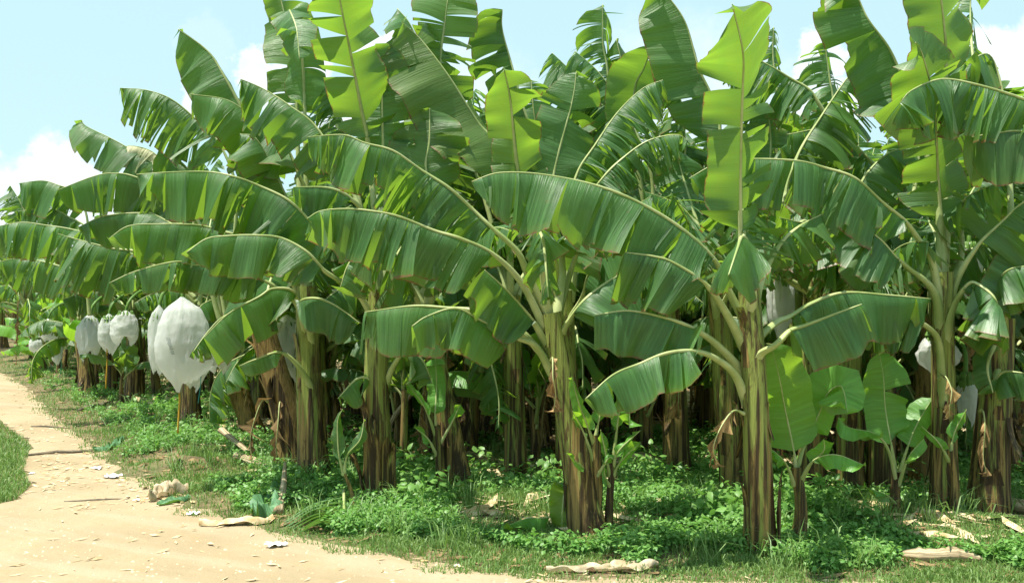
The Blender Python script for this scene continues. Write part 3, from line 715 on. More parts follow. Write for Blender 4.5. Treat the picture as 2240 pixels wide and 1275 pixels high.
# F G H I and the plants down the road
leaf('F', [(500, 700, 0), (470, 560, 0), (400, 440), (301, 383), (241, 379), (201, 387), (126, 416, -.2)], 1.7, .44, n=82, tear=.2, jit=6)
leaf('F', [(485, 700, 0), (430, 540, 0), (351, 472), (301, 463), (226, 477), (172, 499)], 1.6, .36, n=80, tear=.4)
leaf('F', [(500, 690, .2), (520, 420, .2), (467, 291), (432, 256), (379, 218), (321, 198), (262, 194)], 1.7, .56, n=78, tear=.09, jit=9, g=.4)
leaf('F', [(490, 700, .2), (470, 560, .2), (430, 420, .4), (400, 360, .5), (350, 330)], 1.6, .4, n=70)
leaf('F', [(490, 740, 0), (515, 690, -.1), (550, 640, -.1), (600, 640, 0)], 1.2, .3, n=70, tear=.2)
leaf('G', [(432, 660, -.3), (330, 570), (236, 542), (176, 547)], 1.2, .40, n=78, tear=.5)
leaf('G', [(430, 650, -.6), (330, 560), (241, 540), (166, 522), (125, 513)], 1.5, .62, n=82, fa=70, tear=.08, jit=8)
leaf('G', [(425, 650, 0), (300, 540), (166, 504), (100, 491), (40, 489), (-25, 502)], 1.4, .46, n=80, tear=.14)
leaf('G', [(435, 650, .3), (420, 450), (351, 369), (261, 314), (191, 276), (180, 262)], 1.6, .44, n=66, fa=50, tear=.1, jit=12)
leaf('G', [(435, 650, .3), (430, 470), (372, 372), (330, 332), (280, 318), (262, 340)], 1.6, .34, M_CREAM, n=70, tear=.10, jit=10)
fill('G', 2, (0, 100), (60, 75), (2.0, 2.4))
leaf('H', [(170, 700, -1), (195, 500), (165, 425), (125, 402), (90, 395), (41, 401)], 1.6, .56, n=80, tear=.22)
leaf('H', [(175, 700, -1), (200, 520), (146, 472), (100, 457), (38, 461)], 1.5, .34, n=80, tear=.18)
leaf('H', [(200, 690, -2), (185, 600), (125, 575), (50, 567), (-15, 576)], 1.2, .48, n=80, tear=.09)
leaf('H', [(170, 690, 2), (90, 540), (50, 450), (24, 404)], 1.2, .42, n=60, tear=.05, gap=.3)
fill('H', 3, (-20, 140), (55, 75), (2.0, 2.5))
fill('I', 8, (-170, 170), (48, 76), (1.9, 2.5))
leaf('I', [(290, 700, 0), (230, 640, -.4), (180, 640, -.6), (140, 655, -.7)], 1.0, .34, n=80, tear=.1)
fill('Q', 4, (0, 150), (50, 72), (1.7, 2.2))
leaf('X', [(2400, 650, 0), (2390, 400, 0), (2300, 250), (2240, 214), (2132, 186), (2062, 178), (1990, 194, -.3), (1966, 225)], 2, .40, n=82, tear=.12, jit=7, cut=.6)
leaf('X', [(2400, 660, 0), (2385, 430, 0), (2310, 320), (2240, 284), (2182, 289), (2127, 304)], 2, .38, n=78, tear=.6, jit=6)
fill('X', 4, (-70, 90), (45, 75), (1.6, 2.2))

RG = dict(gap=.25, limp=.4, jit=18)
leaf('D', [(833, 640, .5), (780, 400, .7), (740, 260, .8), (715, 195, .8)], 1.3, .36, n=62, tear=.04, **RG)
leaf('K6', [(1790, 620, .8), (1730, 350, .9), (1692, 150, 1.0), (1688, 60, 1.0)], 1.4, .22, f='c', sl=42, sr=52, tear=.05, **RG)
leaf('K6', [(1790, 620, .8), (1700, 330, .9), (1650, 160), (1622, 108)], 1.4, .34, n=66, tear=.05, **RG)
leaf('K7', [(1870, 640, .6), (1850, 350, .8), (1815, 180, .9), (1806, 92, .9)], 1.3, .36, f='c', sl=12, sr=60, tear=.05, **RG)
leaf('K10', [(1235, 650, .8), (1190, 400, .9), (1166, 260), (1166, 172)], 1.3, .33, f='c', sl=10, sr=22, tear=.12)
leaf('E', [(672, 640, .2), (645, 480, .1), (602, 380, 0), (560, 300, -.1), (528, 290)], 1.5, .36, n=66, tear=.16)
leaf('E', [(672, 640, .3), (640, 470, .3), (590, 400, .3), (530, 372, .2)], 1.4, .36, n=56, fa=40, tear=.3)
leaf('K1', [(1120, 650, .6), (1060, 420, .8), (1000, 280, .9), (960, 200, .9)], 1.3, .36, n=68, tear=.06, **RG)
leaf('K4', [(1462, 640, .6), (1490, 400, .8), (1500, 260, .8), (1480, 180, .8)], 1.3, .36, n=66, tear=.05, **RG)
leaf('K5', [(1572, 650, .4), (1660, 480, .6), (1690, 330, .7), (1680, 230, .7)], 1.3, .34, f='c', sl=20, sr=40, tear=.07)
leaf('K8', [(1935, 640, .4), (1990, 450, .6), (2010, 300, .7), (1985, 210, .7)], 1.3, .34, f='c', sl=20, sr=50, tear=.07, **RG)
leaf('K9', [(2040, 690, .3), (2150, 480, .5), (2200, 400, .6), (2190, 350, .6)], 1.3, .34, n=66, tear=.08)
# dead sheaths and leaves hanging from the stems
def sheath(key, a0, hw, z0, z1, lift, seed, out=.25):
    s = SPEC[key]; r = random.Random(seed); n, m = 16, 9
    b = s['base']; c = s['crown']; H = c[2] - b[2]; g = Geo(); pos = np.zeros((n, m, 3)); uv = np.zeros((n, m, 2))
    for i in range(n):
        u = i / (n - 1); z = z0 + (z1 - z0) * u; h = (z - b[2]) / H; ax = b + (c - b) * h
        w_ = hw * (1 - .12 * u) * (1 if u < .8 else math.sqrt(max(.02, 1 - ((u - .8) / .21) ** 2)))
        for j in range(m):
            v = 2 * j / (m - 1) - 1; a = a0 + w_ * v
            rr_ = lift * (1 + .05 * math.sin(v * 5 + seed) + .03 * math.sin(u * 9 + v * 3)) + out * .25 * u ** 3 + .02 * v * v
            pos[i, j] = ax + np.array((math.cos(a) * rr_, math.sin(a) * rr_, .02 * math.sin(v * 4 + seed)))
            uv[i, j] = (v * hw * lift + 2, u * .25 - .12)
    for j in range(m): pos[:, j, 2] = pos[0, j, 2] + (pos[:, j, 2] - pos[0, j, 2]) * r.uniform(.78, 1.06)
    g.grid(pos, uv)
    link('dry_sheath', g.mesh('dry_sheath', np.array(s['root'].location)), M_TRUNK, s['root'])
def hang(key, px, py, ln, wd, dx=0.0, dy=-.15, off=-.12):
    s = SPEC[key]; dry_hang(s['root'], P(px, py, s['Y'] + off), ln, wd, s['rng'], dx, dy)
hang('A', 1630, 905, .34, .11, -.22)
hang('Q', 614, 890, .62, .09, .0, -.2, -.2); hang('Q', 588, 880, .55, .08, -.12, -.15, -.18)
sheath('D', -1.9, .42, .05, .84, .165, 1, .2); sheath('D', -1.1, .34, .03, .62, .17, 2, .2); sheath('D', -2.75, .34, .03, .55, .17, 3, .5)
sheath('Q', -1.5, .40, .0, 1.0, .205, 5, .1); sheath('A', -.5, .36, .0, .62, .142, 6, .12)
hang('F', 530, 800, .5, .12, .08)
hang('J', 2145, 900, .5, .12, -.05)
hang('C', 1205, 790, .35, .08, .02); hang('B', 2052, 830, .3, .07, .03)
hang('K4', 1470, 780, .6, .12, .04)

# ------------------------------------------------------------------ deeper rows: a few grown plants, then copies of them with all their leaves
def proto(seed, label, group):
    rng = random.Random(seed)
    root = empty('banana_plant', (0, 0, 0), label, 'banana plant', group)
    h = rng.uniform(1.85, 2.15); lean = rng.gauss(0, .22)
    crown = np.array((lean, rng.gauss(0, .1), h))
    add_trunk(root, (0, 0, 0), crown, rng.uniform(.10, .15), rng.uniform(.07, .095), rng, 8)
    n = rng.choice((12, 13, 14))
    for i in range(n):
        az = i * 2.4 + rng.uniform(-.3, .3)
        u = i / (n - 1)
        el = rad(80 - 62 * u ** 1.2) + rng.gauss(0, .06)
        ln = rng.uniform(2.0, 2.6) * (1 - .12 * u)
        gen_leaf(root, crown - np.array((0, 0, .055 * i)), az, el, ln, .35 + 1.6 * u + rng.uniform(-.15, .3), rng.uniform(.27, .36), rng)
    for k in range(4):
        dry_hang(root, crown + np.array((rng.gauss(0, .08), rng.gauss(0, .08), -.4 - .22 * k)), rng.uniform(.5, 1.0), rng.uniform(.05, .12), rng, rng.gauss(0, .12), rng.gauss(0, .12))
    return root
DEEP = 'banana plant deep inside the plantation, mostly hidden behind the front rows'
FARL = 'distant banana plant of the row along the far end of the dirt road'
protos = [proto(100 + i, DEEP, 'banana plants deep in the plantation') for i in range(7)]
def copy_tree(o, parent=None):
    c = o.copy(); COL.objects.link(c); c.parent = parent
    for ch in [x for x in o.children]: copy_tree(ch, c)
    return c
placed = [(s['base'][0], s['base'][1]) for s in SPEC.values()]
placed = placed[:]
spots = []
rr = random.Random(21)
for it in range(16000):
    Y = rr.uniform(9.6, 44); lim = .54 * Y + .6
    X = rr.uniform(-lim, lim)
    dE = float(dist_edge(np.array([X]), np.array([Y]))[0])
    if dE < (2.7 if Y < 17 else .7): continue
    if Y < 14 and X < -3.0 and dE < 3.4: continue
    mn = 1.08 if Y < 15 else 1.55 if Y < 25 else 2.7
    if any((X - a) ** 2 + (Y - b) ** 2 < mn ** 2 for a, b in placed + spots): continue
    spots.append((X, Y))
for (X, Y) in list(spots):
    if Y < 16.5 and rr.random() < .75:
        a = rr.uniform(0, 6.28); q = rr.uniform(.32, .55)
        if float(dist_edge(np.array([X + q * math.cos(a)]), np.array([Y + q * math.sin(a)]))[0]) > 2.2: spots.append((X + q * math.cos(a), Y + q * math.sin(a)))
for i, (X, Y) in enumerate(spots):
    o = protos[i] if i < len(protos) else copy_tree(protos[i % len(protos)])
    o.location = (X, Y, gh1(X, Y)); o.rotation_euler.z = rr.uniform(0, 6.28)
    s = rr.uniform(.80, 1.08); o.scale = (s, s, s)
    if float(dist_edge(np.array([X]), np.array([Y]))[0]) < 2.6 and X < -4:
        o['label'] = FARL; o['group'] = 'banana plants along the far end of the road'
print('deep plants', len(spots))
def sproto(seed):
    rng = random.Random(seed)
    root = empty('banana_sucker', (0, 0, 0), 'leafy banana sucker in the shade between the deeper stems', 'banana sucker', 'suckers deep in the plantation')
    h = rng.uniform(.35, .9)
    add_trunk(root, (0, 0, 0), np.array((rng.gauss(0, .05), rng.gauss(0, .05), h)), .05, .03, rng, 1, 'stem')
    for i in range(6):
        u = i / 5
        gen_leaf(root, np.array((0, 0, h + .1)), i * 2.4 + rng.uniform(-.4, .4), rad(84 - 50 * u), rng.uniform(.8, 1.3), .3 + 1.0 * u, rng.uniform(.10, .20), rng, dict(tear=1.0, jit=5, rpet=.014, res=.08, n=rng.uniform(10, 45), fa=rng.uniform(10, 45), cut=0), True, M_YOUNG if seed % 2 else M_LEAF)
    return root
sp = [sproto(300 + i) for i in range(5)]; sspots = []
for it in range(3000):
    Y = rr.uniform(9.8, 30); lim = .54 * Y + .4; X = rr.uniform(-lim, lim)
    dE = float(dist_edge(np.array([X]), np.array([Y]))[0])
    if dE < (2.4 if Y < 16 else .8) or (Y < 14 and X < -2.5 and dE < 3): continue
    if any((X - a) ** 2 + (Y - b) ** 2 < 1.15 ** 2 for a, b in sspots): continue
    if any((X - a) ** 2 + (Y - b) ** 2 < .4 ** 2 for a, b in placed + spots): continue
    sspots.append((X, Y))
    if len(sspots) >= 110: break
for i, (X, Y) in enumerate(sspots):
    o = sp[i] if i < len(sp) else copy_tree(sp[i % len(sp)])
    o.location = (X, Y, gh1(X, Y)); o.rotation_euler.z = rr.uniform(0, 6.28)
    s = rr.uniform(.8, 1.35); o.scale = (s, s, s)

for k in range(24):
    Y = 17.6 + k * .75 + rr.uniform(-.3, .3); X = None
    xs_ = np.linspace(-20, -2, 400); dE = dist_edge(xs_, np.full(400, Y)); X = float(xs_[np.argmin(abs(dE - rr.uniform(1.2, 2.6)))])
    if any((X - a) ** 2 + (Y - b) ** 2 < .35 ** 2 for a, b in placed + spots): continue
    o = copy_tree(sp[k % len(sp)]); o.location = (X, Y, gh1(X, Y)); o.rotation_euler.z = rr.uniform(0, 6.28); s = rr.uniform(1.2, 1.9); o.scale = (s, s, s)
    o['label'] = 'leafy banana sucker filling the foot of the far row along the road'; o['group'] = 'suckers at the foot of the far row'
# ------------------------------------------------------------------ suckers
def sucker(base, label, leaves, r0=.045, top=None, cat='banana sucker', mat=None):
    Y = GY(base[1]); bp = P(base[0], base[1], Y); bp[2] = gh1(bp[0], bp[1])
    root = empty('banana_sucker', tuple(bp), label, cat, 'young suckers between the stems')
    rng = random.Random(base[0])
    top = P(top[0], top[1], Y)
    add_trunk(root, bp, top, r0, r0 * .6, rng, 1, 'stem')
    for pts, b, W, o in leaves:
        last = 0; pp = []
        for p in pts:
            if len(p) > 2: last = p[2]
            pp.append(P(p[0], p[1], Y + last))
        o = dict(dict(tear=2.0, jit=2, wav=7, rpet=.013, res=.04, g=.1), **o)
        add_leaf(root, pp, b, W, rng, o, mat or M_YOUNG)
    return root
sucker((1742, 1200), 'young sucker with one tall bright yellow green leaf beside the nearest stem', [
    ([(1742, 1040, 0), (1738, 990, 0), (1722, 900, 0), (1704, 830, -.12), (1690, 765, -.25)], 1, .20, dict(f='c', sl=10, sr=12, yel=.25)),
    ([(1744, 1030, 0), (1758, 970, .1), (1790, 900, .15), (1818, 860, .1), (1838, 850, 0), (1850, 900, -.1)], 1.4, .20, dict(f='c', sl=15, sr=30)),
    ([(1748, 1050, 0), (1775, 1005, -.1), (1830, 1000, -.2), (1897, 1008, -.3)], 1, .085, dict(n=55, fa=40)),
    ([(1738, 1060, 0), (1715, 1010, -.1), (1690, 985, -.15), (1668, 982, -.2)], 1, .05, dict(n=50, fa=50)),
    ([(1746, 1070, 0), (1775, 1020, -.1), (1800, 985, -.15), (1806, 960, -.2)], 1, .07, dict(f='c', sl=30, sr=30))], .06, (1742, 1020))
sucker((1960, 1150), 'green sucker with a broad finely striped leaf left of the scarred stem', [
    ([(1962, 1040, 0), (1952, 975, 0), (1938, 890, .05), (1928, 830, .05), (1922, 772, 0)], 1, .185, dict(f='c', sl=8, sr=10)),
    ([(1962, 1050, 0), (1940, 985, -.1), (1905, 945, -.2), (1860, 935, -.25), (1828, 915, -.3)], 1.6, .09, dict(n=35, fa=30)),
    ([(1964, 1050, 0), (1985, 980, 0), (2010, 920, .1), (2045, 870, .2)], 1, .13, dict(f='c', sl=30, sr=20)),
    ([(1964, 1060, 0), (1990, 1000, -.1), (2020, 960, -.1)], .8, .06, dict(n=50, fa=40)),
    ([(1960, 1100, 0), (1940, 1085, -.1), (1900, 1065, -.2)], .8, .045, dict(n=50, fa=40))], .05, (1962, 1030))
SW = dict(f='c', sl=35, sr=35)
sucker((1385, 1172), 'slender grey green sword sucker standing on its own at the right of the leaning stem', [], .05, (1345, 980)) if False else None
sucker((1330, 1176), 'slender sword sucker on brown foot, right of the leaning middle stem', [
    ([(1342, 1010, 0), (1352, 940, 0), (1362, 890, 0), (1380, 880, -.1), (1378, 930, -.15)], 1, .06, dict(f='c', sl=30, sr=20)),
    ([(1340, 1030, 0), (1360, 985, -.05), (1400, 945, -.1)], .6, .03, SW),
    ([(1338, 1050, 0), (1365, 1010, -.05), (1396, 968, -.1)], .6, .035, SW),
    ([(1336, 1050, 0), (1328, 990, -.05), (1318, 940, -.1)], .6, .03, SW),
    ([(1338, 1070, 0), (1325, 1040, -.05), (1320, 1018, -.1)], .6, .02, SW)], .035, (1342, 1000))
sucker((1295, 1178), 'grey green sword sucker clasping the foot of the leaning middle stem', [
    ([(1302, 960, 0), (1310, 900, 0), (1330, 850, -.05)], .6, .055, SW),
    ([(1302, 980, 0), (1285, 930, -.1), (1262, 880, -.2), (1246, 830, -.2)], .8, .05, SW),
    ([(1300, 1010, 0), (1275, 950, -.1), (1248, 900, -.2)], .7, .03, SW),
    ([(1300, 1040, 0), (1270, 1010, -.1), (1240, 995, -.2)], .7, .02, SW),
    ([(1302, 1050, 0), (1325, 1010, -.1), (1345, 1000, -.15)], .7, .03, SW)], .055, (1303, 950))
sucker((965, 1095), 'narrow dark sucker with one upright lance leaf between the dark stems', [
    ([(955, 960, 0), (952, 900, 0), (952, 840, .05), (955, 775, .05)], 1, .085, dict(f='c', sl=12, sr=12)),
    ([(955, 960, 0), (930, 900, -.1), (905, 850, -.15), (885, 830, -.2)], .8, .03, SW),
    ([(957, 1000, 0), (935, 960, -.1), (905, 935, -.15)], .8, .025, SW),
    ([(957, 980, 0), (985, 920, -.05), (1010, 880, -.1)], .8, .04, SW)], .05, (955, 930))
sucker((2085, 1150), 'thin grey sword sucker leaning on the scarred stem', [
    ([(2080, 1000, 0), (2090, 950, 0), (2115, 900, -.05)], .6, .05, SW),
    ([(2078, 1010, 0), (2050, 970, -.1), (2015, 930, -.15)], .6, .03, SW)], .035, (2079, 985))
sucker((2150, 1160), 'tall sucker with narrow green leaves in front of the mossy clump', [
    ([(2150, 900, 0), (2140, 820, 0), (2135, 760, 0)], .6, .06, SW),
    ([(2150, 900, 0), (2165, 820, -.1), (2190, 800, -.2), (2250, 815, -.3)], 1, .08, dict(n=60, fa=50)),
    ([(2150, 910, 0), (2165, 850, -.1), (2175, 790, -.1)], .6, .05, SW),
    ([(2152, 1000, 0), (2190, 940, -.1), (2245, 890, -.2)], .6, .06, SW)], .05, (2150, 880)) if False else None
sucker((780, 1120), 'small bent sucker with a drooping leaf left of the split tan stem', [
    ([(752, 1040, 0), (760, 1000, -.05), (785, 960, -.1), (792, 915, -.1)], .7, .04, SW),
    ([(752, 1040, 0), (738, 990, -.05), (735, 930, -.1), (750, 890, -.1)], .7, .055, SW)], .022, (752, 1030), mat=M_LEAF)
sucker((1215, 1165), 'low sucker with a yellowing leaf at the left foot of the leaning stem', [
    ([(1240, 1060, 0), (1238, 1066, 0), (1232, 1080, -.1), (1228, 1120, -.15), (1228, 1165, -.15)], .8, .10, dict(f='c', sl=14, sr=14, yel=.65)),
    ([(1238, 1120, 0), (1200, 1130, -.1), (1150, 1135, -.2), (1105, 1150, -.3)], .8, .07, dict(n=40, fa=40, yel=.06))], .03, (1240, 1070))

# ------------------------------------------------------------------ bagged bunches
def bag(px, py, Y, wpx, hpx, label, seed, stalk=True, fruit=False, tail=.25, cord=False, ribbon=False, squash=.62, prints=False, top=.16):
    """px,py = middle of the bag; wpx/hpx its size in the photo"""
    rng = random.Random(seed)
    Wd = wpx / F * Y * .5; H = hpx / F * Y
    c = P(px, py, Y); org = c + np.array((0, 0, H * .5))
    root = empty('fruit_bag', tuple(org), label, 'fruit bag', 'white bags over the banana bunches')
    n, sd = 44, 64
    h = np.linspace(0, 1, n); a = np.linspace(0, 2 * math.pi, sd + 1)
    pf = np.interp(h, [0, .035, .13, .30, .5, .68, .8, .9, 1], [.05, .13 + top * .3, .50 + top * .6, .90, 1, .95, .84, .68, .42])
    Hh, A = np.meshgrid(h, a, indexing='ij')
    ph = [rng.uniform(0, 6.28) for _ in range(8)]
    fold = .07 * np.sin(A * 2 + ph[0] + Hh * 2) + .03 * np.sin(A * 5 + ph[1] - Hh * 3) + .022 * np.sin(A * 11 + ph[2] + Hh * 5) * (1 - Hh * .4) + .05 * np.sin(Hh * 9 + A * 2 + ph[3])
    ridge = .10 * np.exp(-((np.cos((A - ph[6]) / 2)) ** 2) * 30)
    Rr = Wd * pf[:, None] * (1 + fold + ridge)
    Z = -H * Hh.copy()
    low = np.clip((Hh - .72) / .28, 0, 1)
    Z += H * low * tail * (.5 + .5 * np.sin(A * 2 + ph[4])) + H * .03 * low * np.sin(A * 5 + ph[5]) + H * .012 * low * np.sin(A * 13 + ph[7])
    from mathutils import noise as mnoise
    cr = np.zeros((n, sd + 1))
    for i_ in range(n):
        for j_ in range(sd + 1):
            aa_ = a[j_]; vq = Vector((math.cos(aa_) * 1.6 + seed * 3.1, math.sin(aa_) * 1.6, h[i_] * 3.2))
            cr[i_, j_] = (1 - 2 * abs(mnoise.noise(vq))) * .5 + (1 - 2 * abs(mnoise.noise(vq * 2.3))) * .3 + .2 * mnoise.noise(vq * 5)
    cr -= cr.mean()
    Rr = Rr * (1 + (.08 if prints else .15) * cr + .05 * np.sin(A * 15 + ph[2] + 3 * np.sin(Hh * 5 + ph[1])) * (1.05 - pf[:, None]))
    Z += H * .035 * cr * (Hh > .1)
    Rr[:, -1] = Rr[:, 0]; Z[:, -1] = Z[:, 0]
    sway = Wd * .15 * math.sin(ph[3]) * Hh
    pos = np.stack([org[0] + Rr * np.cos(A) + sway, org[1] + Rr * squash * np.sin(A), org[2] + Z], -1)
    g = Geo(); g.grid(pos, np.stack([A, Hh], -1), flip=True)
    link('bag', g.mesh('bag', org), M_BAG, root)
    if stalk:
        g = Geo(); q, _, _ = spline([org + np.array((0, .02, -.45 * H)), org + np.array((0, .02, .02)), org + np.array((.05, .14, .20)), org + np.array((.12, .5, .30)), org + np.array((.22, 1.1, .12))], 18)
        tube(g, q, .021, 8); link('bunch_stalk', g.mesh('bunch_stalk', org), M_FRUIT, root)
    # the bunch of green fingers hanging inside
    g = Geo(); nf = 0
    for hand in range(6):
        z = -H * (.30 + .08 * hand)
        for k in range(12):
            aa = k / 12 * 6.283 + hand * .4 + rng.uniform(-.1, .1); rb = Wd * (.62 - .04 * hand)
            dvec = np.array((math.cos(aa), math.sin(aa) * squash, 0))
            p0 = org + dvec * rb * .3 + np.array((0, 0, z))
            q, _, _ = spline([p0, p0 + dvec * rb * .45 + np.array((0, 0, .01)), p0 + dvec * rb * .55 + np.array((0, 0, .09)), p0 + dvec * rb * .42 + np.array((0, 0, .16))], 7)
            tube(g, q, np.array((.008, .018, .021, .021, .019, .014, .006)), 6)
    link('banana_bunch', g.mesh('banana_bunch', org), M_FRUIT, root)
    if cord:
        g = Geo(); p = org + np.array((-.02, -.02, -H * .86)); q, _, _ = spline([p, p + np.array((.0, 0, -.25)), p + np.array((-.02, 0, -.62))], 8)
        tube(g, q, .011, 6); link('tie_cord', g.mesh('tie_cord', org), M_CORD, root)
    if ribbon:
        g = Geo(); p = org + np.array((Wd * .7, -.03, -H * .75)); q, _, _ = spline([p, p + np.array((.01, 0, -.15)), p + np.array((-.02, 0, -.4))], 8)
        tube(g, q, .012, 5, flat=.3); link('ribbon', g.mesh('ribbon', org), M_TEAL, root)
    if prints:
        # unreadable column of short printed strokes on the left flank
        g = Geo()
        for k in range(15):
            hh = .42 + k * .0125; aa = -math.pi / 2 - .42 + k * .012
            for s_ in (0,):
                ln = rng.uniform(.10, .2)
                th = np.linspace(aa - ln / 2, aa + ln / 2, 5)
                pp = np.zeros((2, 5, 3))
                for j, x in enumerate(th):
                    for m_, dz in enumerate((0, -.0055)):
                        hx = hh - (dz + 0) / H
                        fi = hx * (n - 1); i0 = int(fi); ai = (x % (2 * math.pi)) / (2 * math.pi) * sd; j0 = int(ai); fa = ai - j0; fh = fi - i0
                        v = (pos[i0, j0] * (1 - fa) + pos[i0, j0 + 1] * fa) * (1 - fh) + (pos[i0 + 1, j0] * (1 - fa) + pos[i0 + 1, j0 + 1] * fa) * fh
                        pp[m_, j] = v + np.array((0, -.006, 0))
                g.grid(pp, np.zeros((2, 5, 2)), flip=False)
        link('printed_marks', g.mesh('printed_marks', org), M_INK, root)
    return root
bag(398, 752, 11.2, 118, 205, 'largest white bag over a banana bunch, hanging over the verge with yellow cord below', 1, cord=True, ribbon=True, prints=True, tail=.12)
bag(348, 742, 11.6, 50, 150, 'pale half hidden bag tucked against the left side of the largest bag', 9, tail=.1, top=.24)
bag(628, 768, 10.9, 96, 160, 'speckled white bag with green fruit showing, behind the leaning tan stem', 2, tail=.3)
bag(197, 738, 16.0, 54, 105, 'shiny white bag nearest the far road stem, leftmost of three together', 3, tail=.2)
bag(238, 730, 15.5, 48, 88, 'middle white bag of the three hanging together, narrow with yellow cord', 4, cord=True, tail=.2)
bag(275, 718, 14.9, 62, 78, 'right hand wide white bag of the three hanging together', 5, tail=.35, top=.24)
bag(105, 725, 20.5, 42, 56, 'upper white bag of the distant cluster by the road', 6, top=.24, tail=.4)
bag(78, 755, 21.5, 30, 34, 'small boxy white bag hanging lowest left in the distant cluster', 7, top=.24, tail=.1)
bag(126, 772, 20.0, 24, 52, 'slim distant white bag with teal ribbon end', 8, ribbon=True, tail=.2)
bag(474, 786, 11.5, 56, 64, 'low white bag to the right of the largest bag, partly behind a leaf', 10, top=.24, tail=.3)
bag(2052, 775, 8.75, 92, 90, 'white bag hanging right behind the brown scarred stem', 11, top=.24, tail=.15)
bag(2114, 875, 9.0, 46, 115, 'long white bag between the scarred stem and the mossy clump', 12, tail=.3)
bag(2122, 590, 9.2, 50, 120, 'crumpled white bag high among the petioles of the scarred stem', 13, top=.24, tail=.2)
bag(1708, 665, 9.7, 58, 150, 'shaded white bag behind the petioles right of the nearest stem', 14, tail=.2)

# ------------------------------------------------------------------ stuff: grass, weeds, litter
def blades(X, Y, Z, H, Wd, lean, seed):
    r = np.random.default_rng(seed); n = len(X)
    az = r.uniform(0, 6.283, n); d = np.stack([np.cos(az), np.sin(az)], 1)
    pz = r.uniform(0, 6.283, n); s = np.stack([np.cos(pz), np.sin(pz)], 1) * Wd[:, None] * .5
    V = np.zeros((n, 5, 3))
    base = np.stack([X, Y, Z - .01], 1)
    m = base.copy(); m[:, :2] += d * (lean * H * .35)[:, None]; m[:, 2] += H * .62
    tip = base.copy(); tip[:, :2] += d * (lean * H)[:, None]; tip[:, 2] += H * (1 - .35 * np.clip(lean, 0, 1.4))
    V[:, 0] = base; V[:, 0, :2] -= s; V[:, 1] = base; V[:, 1, :2] += s
    V[:, 2] = m; V[:, 2, :2] -= s * .8; V[:, 3] = m; V[:, 3, :2] += s * .8; V[:, 4] = tip
    i = np.arange(n)[:, None] * 5
    Q = i + np.array([[0, 1, 3, 2]]); T = i + np.array([[2, 3, 4]])
    uv = np.zeros((n, 5, 2)); uv[..., 0] = r.uniform(0, 40, n)[:, None]; uv[..., 1] = np.array([0, 0, .5, .5, .9])
    return V.reshape(-1, 3), Q, T, uv.reshape(-1, 2)
def scatter(n, ylo, yhi, seed, pad=.3):
    """points on the ground, more of them where they show larger"""
    r = np.random.default_rng(seed)
    u = r.random(n); Y = 1 / (1 / ylo + u * (1 / yhi - 1 / ylo))
    X = (r.random(n) * 2 - 1) * (.53 * Y + pad)
    return X, Y, r
def patch(x, y, s=1.0, k=0.0):
    return .5 + .25 * (np.sin(x * 1.7 * s + 1.1 * np.sin(y * 1.3 * s + k) + k) + np.sin(y * 2.3 * s + 1.4 * np.sin(x * 1.9 * s) + 2 * k))
# short verge grass, both sides of the road
X, Y, r = scatter(900000, 6.2, 30, 1)
d = dist_edge(X, Y); lf = in_left(X, Y)
dens = np.where((d > -.12 + .22 * (patch(X, Y, 3.1) - .5)) & (d < 6), np.clip(1.2 - d * .17, .12, 1), 0) * (0.35 + .65 * (patch(X, Y, 2.2, 1) > .36))
dens = np.where((d < .12), dens * .55, dens)
dens = np.where(lf, .9, dens)
hole = np.exp(-(((X - MX) / .4) ** 2 + ((Y - MY - .15) / .3) ** 2)); dens = dens * (1 - .93 * (hole > .6))
kp = r.random(len(X)) < dens * np.where(Y > 9, .44, .32)
X, Y, d, lf = X[kp], Y[kp], d[kp], lf[kp]; n = len(X)
H = r.uniform(.025, .075, n) * (1 + .35 * np.clip(d, 0, 1.5) * (~lf)) * (1 + .6 * lf) * (.7 + .6 * patch(X, Y, 1.4, 2))
V, Q, T, U = blades(X, Y, gh(X, Y), H, r.uniform(.004, .008, n) * (1 + Y / 22), np.abs(r.normal(.55, .35, n)), 2)
print('grass', n)
tag(link('grass', np_mesh('grass', V, Q, T, U), M_GRASS, color=(.16, 0, 0, 1)), 'short green verge grass along both edges of the dirt road', 'grass', kind='stuff')
# longer tufts
X, Y, r = scatter(1500, 6.4, 22, 3); d = dist_edge(X, Y)
kp = (d > .3) & (d < 4) & (patch(X, Y, 1.3, 4) > .42); X, Y = X[kp], Y[kp]
tx = np.repeat(X, 14) + r.normal(0, .035, len(X) * 14); ty = np.repeat(Y, 14) + r.normal(0, .035, len(X) * 14); n = len(tx)
V, Q, T, U = blades(tx, ty, gh(tx, ty), r.uniform(.12, .34, n), r.uniform(.006, .012, n), np.abs(r.normal(.7, .35, n)), 4)
tag(link('grass_tufts', np_mesh('grass_tufts', V, Q, T, U), M_GRASS, color=(.04, 0, 0, 1)), 'taller arching tufts of grass under the banana stems', 'grass', kind='stuff')
